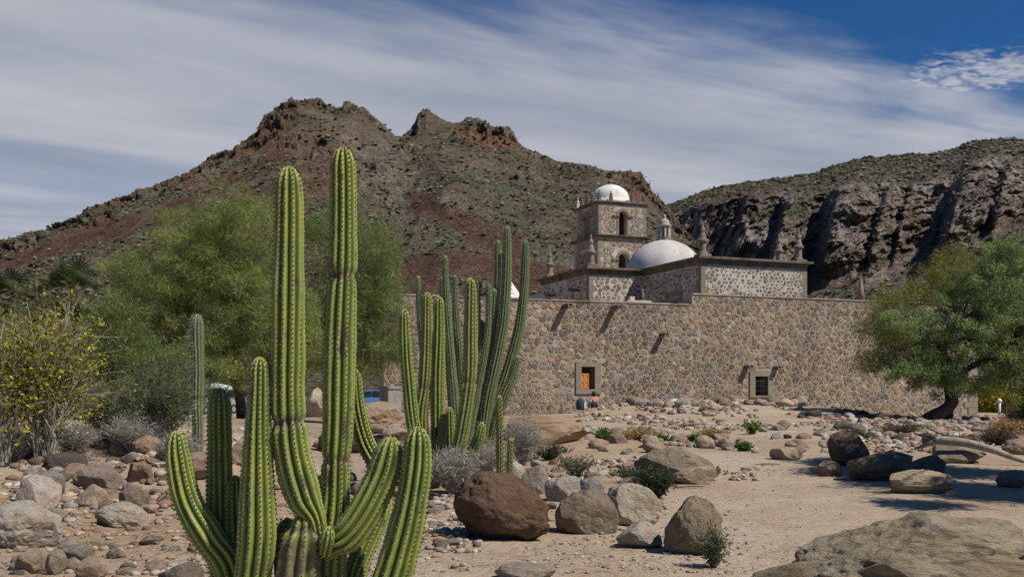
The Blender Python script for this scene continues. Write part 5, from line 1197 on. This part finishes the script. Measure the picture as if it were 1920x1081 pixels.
bush('dark_green_bush', 'dark grey green trailing bush left of the low one', 'bush', 1185, 905, 34, 80, 50, 1600, .06, [(.08, .095, .055), (.11, .12, .075)], (.15, .13, .10), 421, elong=3.5, leaf_top=.1)
bush('small_leafy_bush', 'small leafy bush at the foot of the pitted tan boulder', 'bush', 1338, 1065, 84, 72, 60, 1500, .030, [(.10, .125, .06), (.14, .16, .08), (.08, .10, .05)], (.17, .15, .09), 422, sr=.0032, leaf_top=.3, leafspread=.05)
bush('sparse_bush', 'sparse pale green bush among pink stones near the terrace', 'bush', 1080, 895, 46, 90, 60, 1400, .06, [(.17, .18, .11), (.13, .15, .08)], (.2, .18, .13), 423, sr=.005)
bush('sparse_bush', 'sparse grey green bush just below the big flat slab', 'bush', 1030, 862, 34, 90, 60, 1600, .07, [(.14, .15, .09), (.10, .115, .065)], (.2, .18, .13), 424, sr=.005)
GR = [(.10, .19, .03), (.08, .15, .025), (.14, .22, .04)]
for (u, v, h, w, lab, sd) in ((1340, 892, 17, 22, 'bright green tuft at the right end of the stained outcrop', 430), (1132, 826, 22, 40, 'green weed clump left of the orange dry grass', 431), (1305, 828, 13, 28, 'small green weed between the two dry grass patches', 432), (1410, 814, 26, 44, 'largest green weed clump in the stones before the barred window', 433), (1395, 845, 16, 26, 'green weed at the lower edge of the stone terrace', 434), (1240, 826, 10, 26, 'low green weed right of the angular grey stone', 435),
                            (1125, 758, 10, 16, 'small green weed by the seated person', 436), (1612, 822, 12, 16, 'small green weed in the stones left of mesquite roots', 437), (1720, 806, 10, 22, 'green weed at the foot of the mesquite trunk', 438), (732, 802, 20, 30, 'green weed behind the curved cactus arm', 439), (1725, 918, 12, 20, 'green sprig under the flat pale slab boulder', 440)):
    bush('green_weed', lab, 'plant', u, v, h, w, 26, 650, .09 if v < 850 else .05, GR, (.10, .13, .04), sd, sr=.006, leaf_top=.1, leafspread=.14)
for (u, v, h, w, lab, sd) in ((1200, 824, 22, 110, 'orange dry grass patch before the shuttered window', 450), (1335, 820, 17, 80, 'orange dry grass patch right of the first one', 451), (1885, 815, 34, 90, 'orange brown dry weeds beyond the driftwood at right', 452)):
    bush('dry_grass', lab, 'grass', u, v, h, w, 120, 1800, .14, [(.42, .26, .09), (.34, .20, .07), (.46, .32, .14)], (.38, .25, .10), sd, sr=.006, leaf_top=.05, elong=6, quad=False, dpth=.5, leafspread=.12)
# fan palms behind the yellow bush
def palm(u, v, y, size, label, seed):
    rr2 = random.Random(seed); x = X(u, y); z = Z(v, y); e = empty('fan_palm', (x, y, gz(x, y))); tag(e, label, 'palm tree'); g = gz(x, y)
    MB().tube([(0, 0, 0), (.1, 0, (z-g)*.5), (0, 0, z-g)], [.22, .18, .16], 10).build('trunk', M['bark'], e, True)
    for k in range(22):
        a = rr2.uniform(0, 2*pi); el = rr2.uniform(-.5, 1.3); L_ = size*rr2.uniform(.8, 1.1); d = Vector((cos(a)*cos(el), sin(a)*cos(el), sin(el))); c = Vector((0, 0, z-g)); hub = c+d*L_*.55
        side = d.cross(Vector((0, 0, 1))).normalized(); m_ = MB(); m_.tube([tuple(c), tuple(hub)], [.025, .015], 4, (.12, .13, .05))
        for q in range(13):
            b = (q-6)/6*1.35; dd = (d*cos(b)+side*sin(b)).normalized(); t1 = hub+dd*L_*.5; t1.z -= L_*.12*(1+abs(b)); w = d.cross(side).cross(dd)*L_*.03
            mm_ = (hub*.45+t1*.55)+Vector((0, 0, L_*.02)); m_.add([tuple(hub), tuple(mm_+w), tuple(t1), tuple(mm_-w)], [(0, 1, 2, 3)], (.05+rr2.random()*.03, .075+rr2.random()*.02, .03))
        m_.build('frond', M['leaf'], e)
palm(138, 548, 48, 2.0, 'fan palm crown above the yellow leaved bush', 71)
palm(28, 560, 52, 1.9, 'fan palm crown partly hidden at the left edge', 72)

# ---------------------------------------------------------------- driftwood
x, y, g = gp(1800, 868); dw = empty('driftwood_log', (x, y, g)); tag(dw, 'bleached driftwood log propped across the rocks at right', 'log')
P_ = []
for (u, v, w) in ((1742, 826, 14), (1775, 826, 17), (1812, 830, 16), (1850, 842, 13), (1880, 855, 10), (1905, 864, 6)): P_.append((X(u, y)-x, (u-1800)*-.006, Z(v, y)-g, w/2/F*y))
q = catmull(P_, 20)[0]; MB().tube([tuple(a[:3]) for a in q], [a[3] for a in q], 10).build('trunk', M['drift'], dw, True)
for (a, b) in (((1750, 826), (1722, 842)), ((1760, 824), (1728, 815)), ((1850, 842), (1872, 833))):
    MB().tube([(X(a[0], y)-x, .02, Z(a[1], y)-g), (X((a[0]+b[0])/2, y)-x+.05, .1, Z((a[1]+b[1])/2, y)-g), (X(b[0], y)-x, .2, Z(b[1], y)-g)], [.06, .05, .02], 7).build('root', M['drift'], dw, True)
for (u, v, lab) in ((1290, 915, 'short dark dead stick lying on the sand below the outcrop'), (1440, 872, 'thin dry stick on the sand near the flat tan rock'), (1655, 925, 'short dry stick left of the pale slab boulder')):
    x, y, g = gp(u, v); rr2 = random.Random(u); e = MB(); 
    for k in range(4):
        a = rr2.uniform(-.6, .6); l_ = rr2.uniform(.12, .30); e.tube([(-l_*cos(a), -l_*sin(a), .015), (0, 0, .035), (l_*cos(a), l_*sin(a)*.6, .03)], [.006, .012, .006], 5, (.12, .09, .06))
    o = e.build('dry_stick', M['twig']); o.location = (x, y, g); tag(o, lab, 'stick')

nl = 5200; ul = np.concatenate([rp.uniform(0, 620, 2200), rp.uniform(620, 1500, 1800), rp.uniform(1400, 1920, 1200)]); vl = np.concatenate([rp.uniform(830, 1081, 2200), rp.uniform(800, 1081, 1800), rp.uniform(780, 900, 1200)])
yl = EYE*F/(vl-HV)
for _ in range(5): yl = np.clip((EYE-ground((ul-960)/F*yl, yl, False))*F/(vl-HV), 5, 60)
xl = (ul-960)/F*yl; zl = ground(xl, yl)+.012; al_ = rp.random(nl)*2*pi; ll_ = rp.uniform(.02, .09, nl)*(1+yl*.04); wl_ = .0022+.00035*yl
dx_ = np.cos(al_)*ll_; dy_ = np.sin(al_)*ll_; Vl = np.stack([np.stack([xl-dx_-dy_/ll_*wl_, yl-dy_+dx_/ll_*wl_, zl], 1), np.stack([xl-dx_+dy_/ll_*wl_, yl-dy_-dx_/ll_*wl_, zl], 1), np.stack([xl+dx_, yl+dy_, zl+rp.uniform(.0, .02, nl)], 1)], 1).reshape(-1, 3)
cl_ = np.array([(.42, .33, .20), (.24, .18, .12), (.12, .09, .06), (.36, .30, .22)])[rp.integers(0, 4, nl)]
tag(mesh_np('plant_litter', Vl, np.arange(nl*3).reshape(-1, 3), M['twig'], np.repeat(cl_, 3, 0), False), kind='stuff', label='dry straw and twig litter scattered over the ground', cat='litter')

# ---------------------------------------------------------------- lamp, pillars, cars, person
def car(u, y, label, body, rz, name='parked_car', tall=0.0):
    x = X(u, y); e = empty(name, (x, y, gz(x, y)), rz); tag(e, label, 'car'); bm = mat(name+'_paint', body, .3, spec=.5)
    def loft(secs, nm, m_, p=e):
        mb_ = MB(); V = []
        for (xx, zz0, zz1, hw) in secs: V += [(xx, -hw, zz0), (xx, -hw*.99, (zz0+zz1)/2), (xx, -hw*.9, zz1), (xx, hw*.9, zz1), (xx, hw*.99, (zz0+zz1)/2), (xx, hw, zz0)]
        n = len(secs); Fs = [(i*6+k, i*6+(k+1) % 6, (i+1)*6+(k+1) % 6, (i+1)*6+k) for i in range(n-1) for k in range(6)]+[tuple(range(6))[::-1], tuple((n-1)*6+k for k in range(6))]
        return mb_.add(V, Fs).build(nm, m_, p)
    loft([(-2.2, .45, .85, .80), (-2.1, .32, 1.0, .88), (-1.2, .28, 1.06+tall*.3, .9), (.6, .28, 1.04, .9), (1.7, .3, .95, .88), (2.15, .36, .8, .8), (2.22, .45, .66, .72)], 'body', bm)
    loft([(-1.85, 1.0, 1.06, .74), (-1.35, 1.02, 1.52+tall, .72), (-.6, 1.02, 1.60+tall, .72), (.3, 1.02, 1.56+tall, .70), (1.05, 1.0, 1.05, .72)], 'cabin', bm)
    gl = mat('car_glass', (.02, .025, .03), .08, spec=.6)
    for sy in (-1, 1):
        m_ = MB(); w = .765*sy; V = [(-1.45, w, 1.1), (-.55, w, 1.1), (-.55, w*.985, 1.5+tall), (-1.25, w*.985, 1.46+tall)]; m_.add(V, [(0, 1, 2, 3)]); V = [(-.47, w, 1.1), (.75, w, 1.1), (.3, w*.985, 1.48+tall), (-.47, w*.985, 1.51+tall)]; m_.add(V, [(0, 1, 2, 3)]); m_.build('side_window', gl, e)
    MB().add([(-1.90, -.6, 1.1), (-1.90, .6, 1.1), (-1.43, .58, 1.46+tall), (-1.43, -.58, 1.46+tall)], [(0, 1, 2, 3)]).build('rear_window', gl, e)
    for sx in (-1.4, 1.4):
        for sy in (-1, 1):
            w = MB(); V = []; n = 18
            w.tube([(sx, sy*.70, .33), (sx, sy*.90, .33)], .33, 18); wh = w.build('wheel', M['iron'], e); MB().tube([(sx, sy*.905, .33), (sx, sy*.915, .33)], .19, 14).build('rim', M['concrete'], wh)
    rl = mat('tail_light', (.45, .02, .02), .3)
    for sy in (-.68, .68): MB().box((-2.23, sy-.1, .75), (-2.14, sy+.1, .98)).build('tail_light', rl, e)
    return e
car(392, 64, 'silver grey car parked under the feathery tree, tail light showing', (.30, .31, .33), R_(70), tall=.15)
car(462, 67, 'dark grey car parked behind the tree trunk', (.10, .105, .115), R_(20))
car(335, 66, 'white car partly hidden left of the single cactus post', (.7, .7, .7), R_(80))
car(700, 70, 'blue car seen through the gap beside the concrete pillar', (.05, .13, .30), R_(35))
x, y = X(405, 74), 74; e = empty('canopy', (x, y, gz(x, y)), .2); tag(e, 'white tarpaulin canopy behind the silver grey car', 'canopy')
MB().lathe((0, 0, 1.55), [(2.2, 0), (1.3, .28), (.05, .5)], 4, ph=pi/4).build('canopy_roof', M['white'], e)
for sx in (-1.5, 1.5):
    for sy in (-1.5, 1.5): MB().tube([(sx, sy, 0), (sx, sy, 1.6)], .04, 6).build('pole', M['white'], e)
x, y = X(728, 46), 46; e = empty('gate_pillar', (x, y, gz(x, y)), WA); tag(e, 'grey concrete gate pillar left of the stone wall', 'pillar')
MB().box((0, 0, -.2), (.62, 1.45, 1.62)).build('shaft', M['concrete'], e); MB().box((-.05, -.05, 1.621), (.67, 1.5, 1.74)).build('cap', M['concrete'], e)
x, y = X(671, 47), 47; e = empty('gate_pillar', (x, y, gz(x, y)), WA); tag(e, 'slim concrete gate post seen beside the tall cactus stem', 'pillar')
MB().box((0, 0, -.2), (.32, .4, 1.6)).build('shaft', M['concrete'], e); MB().box((-.04, -.04, 1.601), (.36, .44, 1.68)).build('cap', M['concrete'], e)
x, y = X(1874, 84), 84; g = gz(x, y); e = empty('street_lamp', (x, y, g)); tag(e, 'white lamp post in front of the yellow autumn tree', 'lamp post')
zt = Z(754, y)-g; MB().tube([(0, 0, -.3), (0, 0, zt)], .11, 8).build('post', M['white'], e, True); MB().lathe((0, 0, zt), [(.12, 0), (.22, .12), (.2, .2), (.06, .34)], 10).build('lamp_head', M['white'], e, True); MB().tube([(-.5, 0, zt-.15), (0, 0, zt-.05)], .03, 6).build('arm', M['white'], e)

# seated person by the wall
def skin_body(name, verts, edges, rads, m, parent):
    me = bpy.data.meshes.new(name); me.from_pydata(verts, edges, []); o = put(name, me, parent); me.materials.append(m)
    o.modifiers.new('skin', 'SKIN'); 
    for i, r in enumerate(rads): me.skin_vertices[0].data[i].radius = (r, r)
    me.skin_vertices[0].data[0].use_root = True
    s_ = o.modifiers.new('sub', 'SUBSURF'); s_.levels = 2; s_.render_levels = 2
    return o
sp_s, _ = wsz(1101, 760); px_, py_ = sp_s*E1[0]-1.0*E2[0], sp_s*E1[1]-1.0*E2[1]+WY
zg = Z(768, py_); pe = empty('person', (px_, py_, zg), WA); tag(pe, 'person in salmon top and navy trousers seated on stones under the shuttered window', 'person')
skn = mat('skin', (.42, .25, .17), .6); shirt = mat('salmon_shirt', (.62, .28, .18), .9); jean = mat('navy_trousers', (.035, .05, .10), .9); hairm = mat('brown_hair', (.05, .03, .02), .8)
B_ = [(0, 0, .32), (0, -.02, .50), (0, -.03, .72), (-.01, -.04, .84), (-.03, -.05, .92), (-.05, -.06, 1.03), (-.12, -.10, .30), (-.42, -.22, .48), (-.52, -.26, .08), (-.62, -.32, .04), (.10, -.12, .30), (-.16, -.42, .50), (-.30, -.50, .08), (-.42, -.54, .04),
      (-.15, -.02, .76), (-.26, -.12, .56), (-.36, -.26, .50), (.17, -.02, .76), (.18, -.20, .55), (-.02, -.36, .54)]
Ed = [(0, 1), (1, 2), (2, 3), (3, 4), (4, 5), (0, 6), (6, 7), (7, 8), (8, 9), (0, 10), (10, 11), (11, 12), (12, 13), (2, 14), (14, 15), (15, 16), (2, 17), (17, 18), (18, 19)]
Rd = [.15, .135, .155, .055, .085, .105, .095, .072, .05, .045, .095, .072, .05, .045, .06, .045, .035, .06, .045, .035]
skin_body('body', B_, Ed, Rd, skn, pe)
skin_body('shirt', [(0, 0, .36), (0, -.02, .52), (0, -.03, .74), (-.15, -.02, .77), (-.25, -.11, .58), (.17, -.02, .77), (.18, -.18, .57)], [(0, 1), (1, 2), (2, 3), (3, 4), (2, 5), (5, 6)], [.17, .155, .17, .072, .058, .072, .058], shirt, pe)
skin_body('trousers', [(0, 0, .31), (-.12, -.10, .30), (-.42, -.22, .48), (-.51, -.26, .14), (.10, -.12, .30), (-.16, -.42, .50), (-.29, -.49, .14)], [(0, 1), (1, 2), (2, 3), (0, 4), (4, 5), (5, 6)], [.165, .115, .088, .068, .115, .088, .068], jean, pe)
MB().lathe((-.04, -.03, .97), [(.09, -.1), (.125, 0), (.128, .09), (.10, .17), (.04, .21), (.005, .215)], 14).build('hair', hairm, pe, True)
x2, y2 = px_-.95*E1[0], py_-.95*E1[1]
bgp = empty('backpack', (x2, y2, zg), WA+.2); tag(bgp, 'navy backpack with a white side leaning beside the seated person', 'backpack')
MB().lathe((0, 0, 0), [(.20, 0), (.26, .08), (.27, .45), (.22, .62), (.10, .72), (.02, .74)], 12).build('bag', jean, bgp, True)
MB().box((.08, -.30, .12), (.24, -.2, .50)).build('pocket', M['white'], bgp)
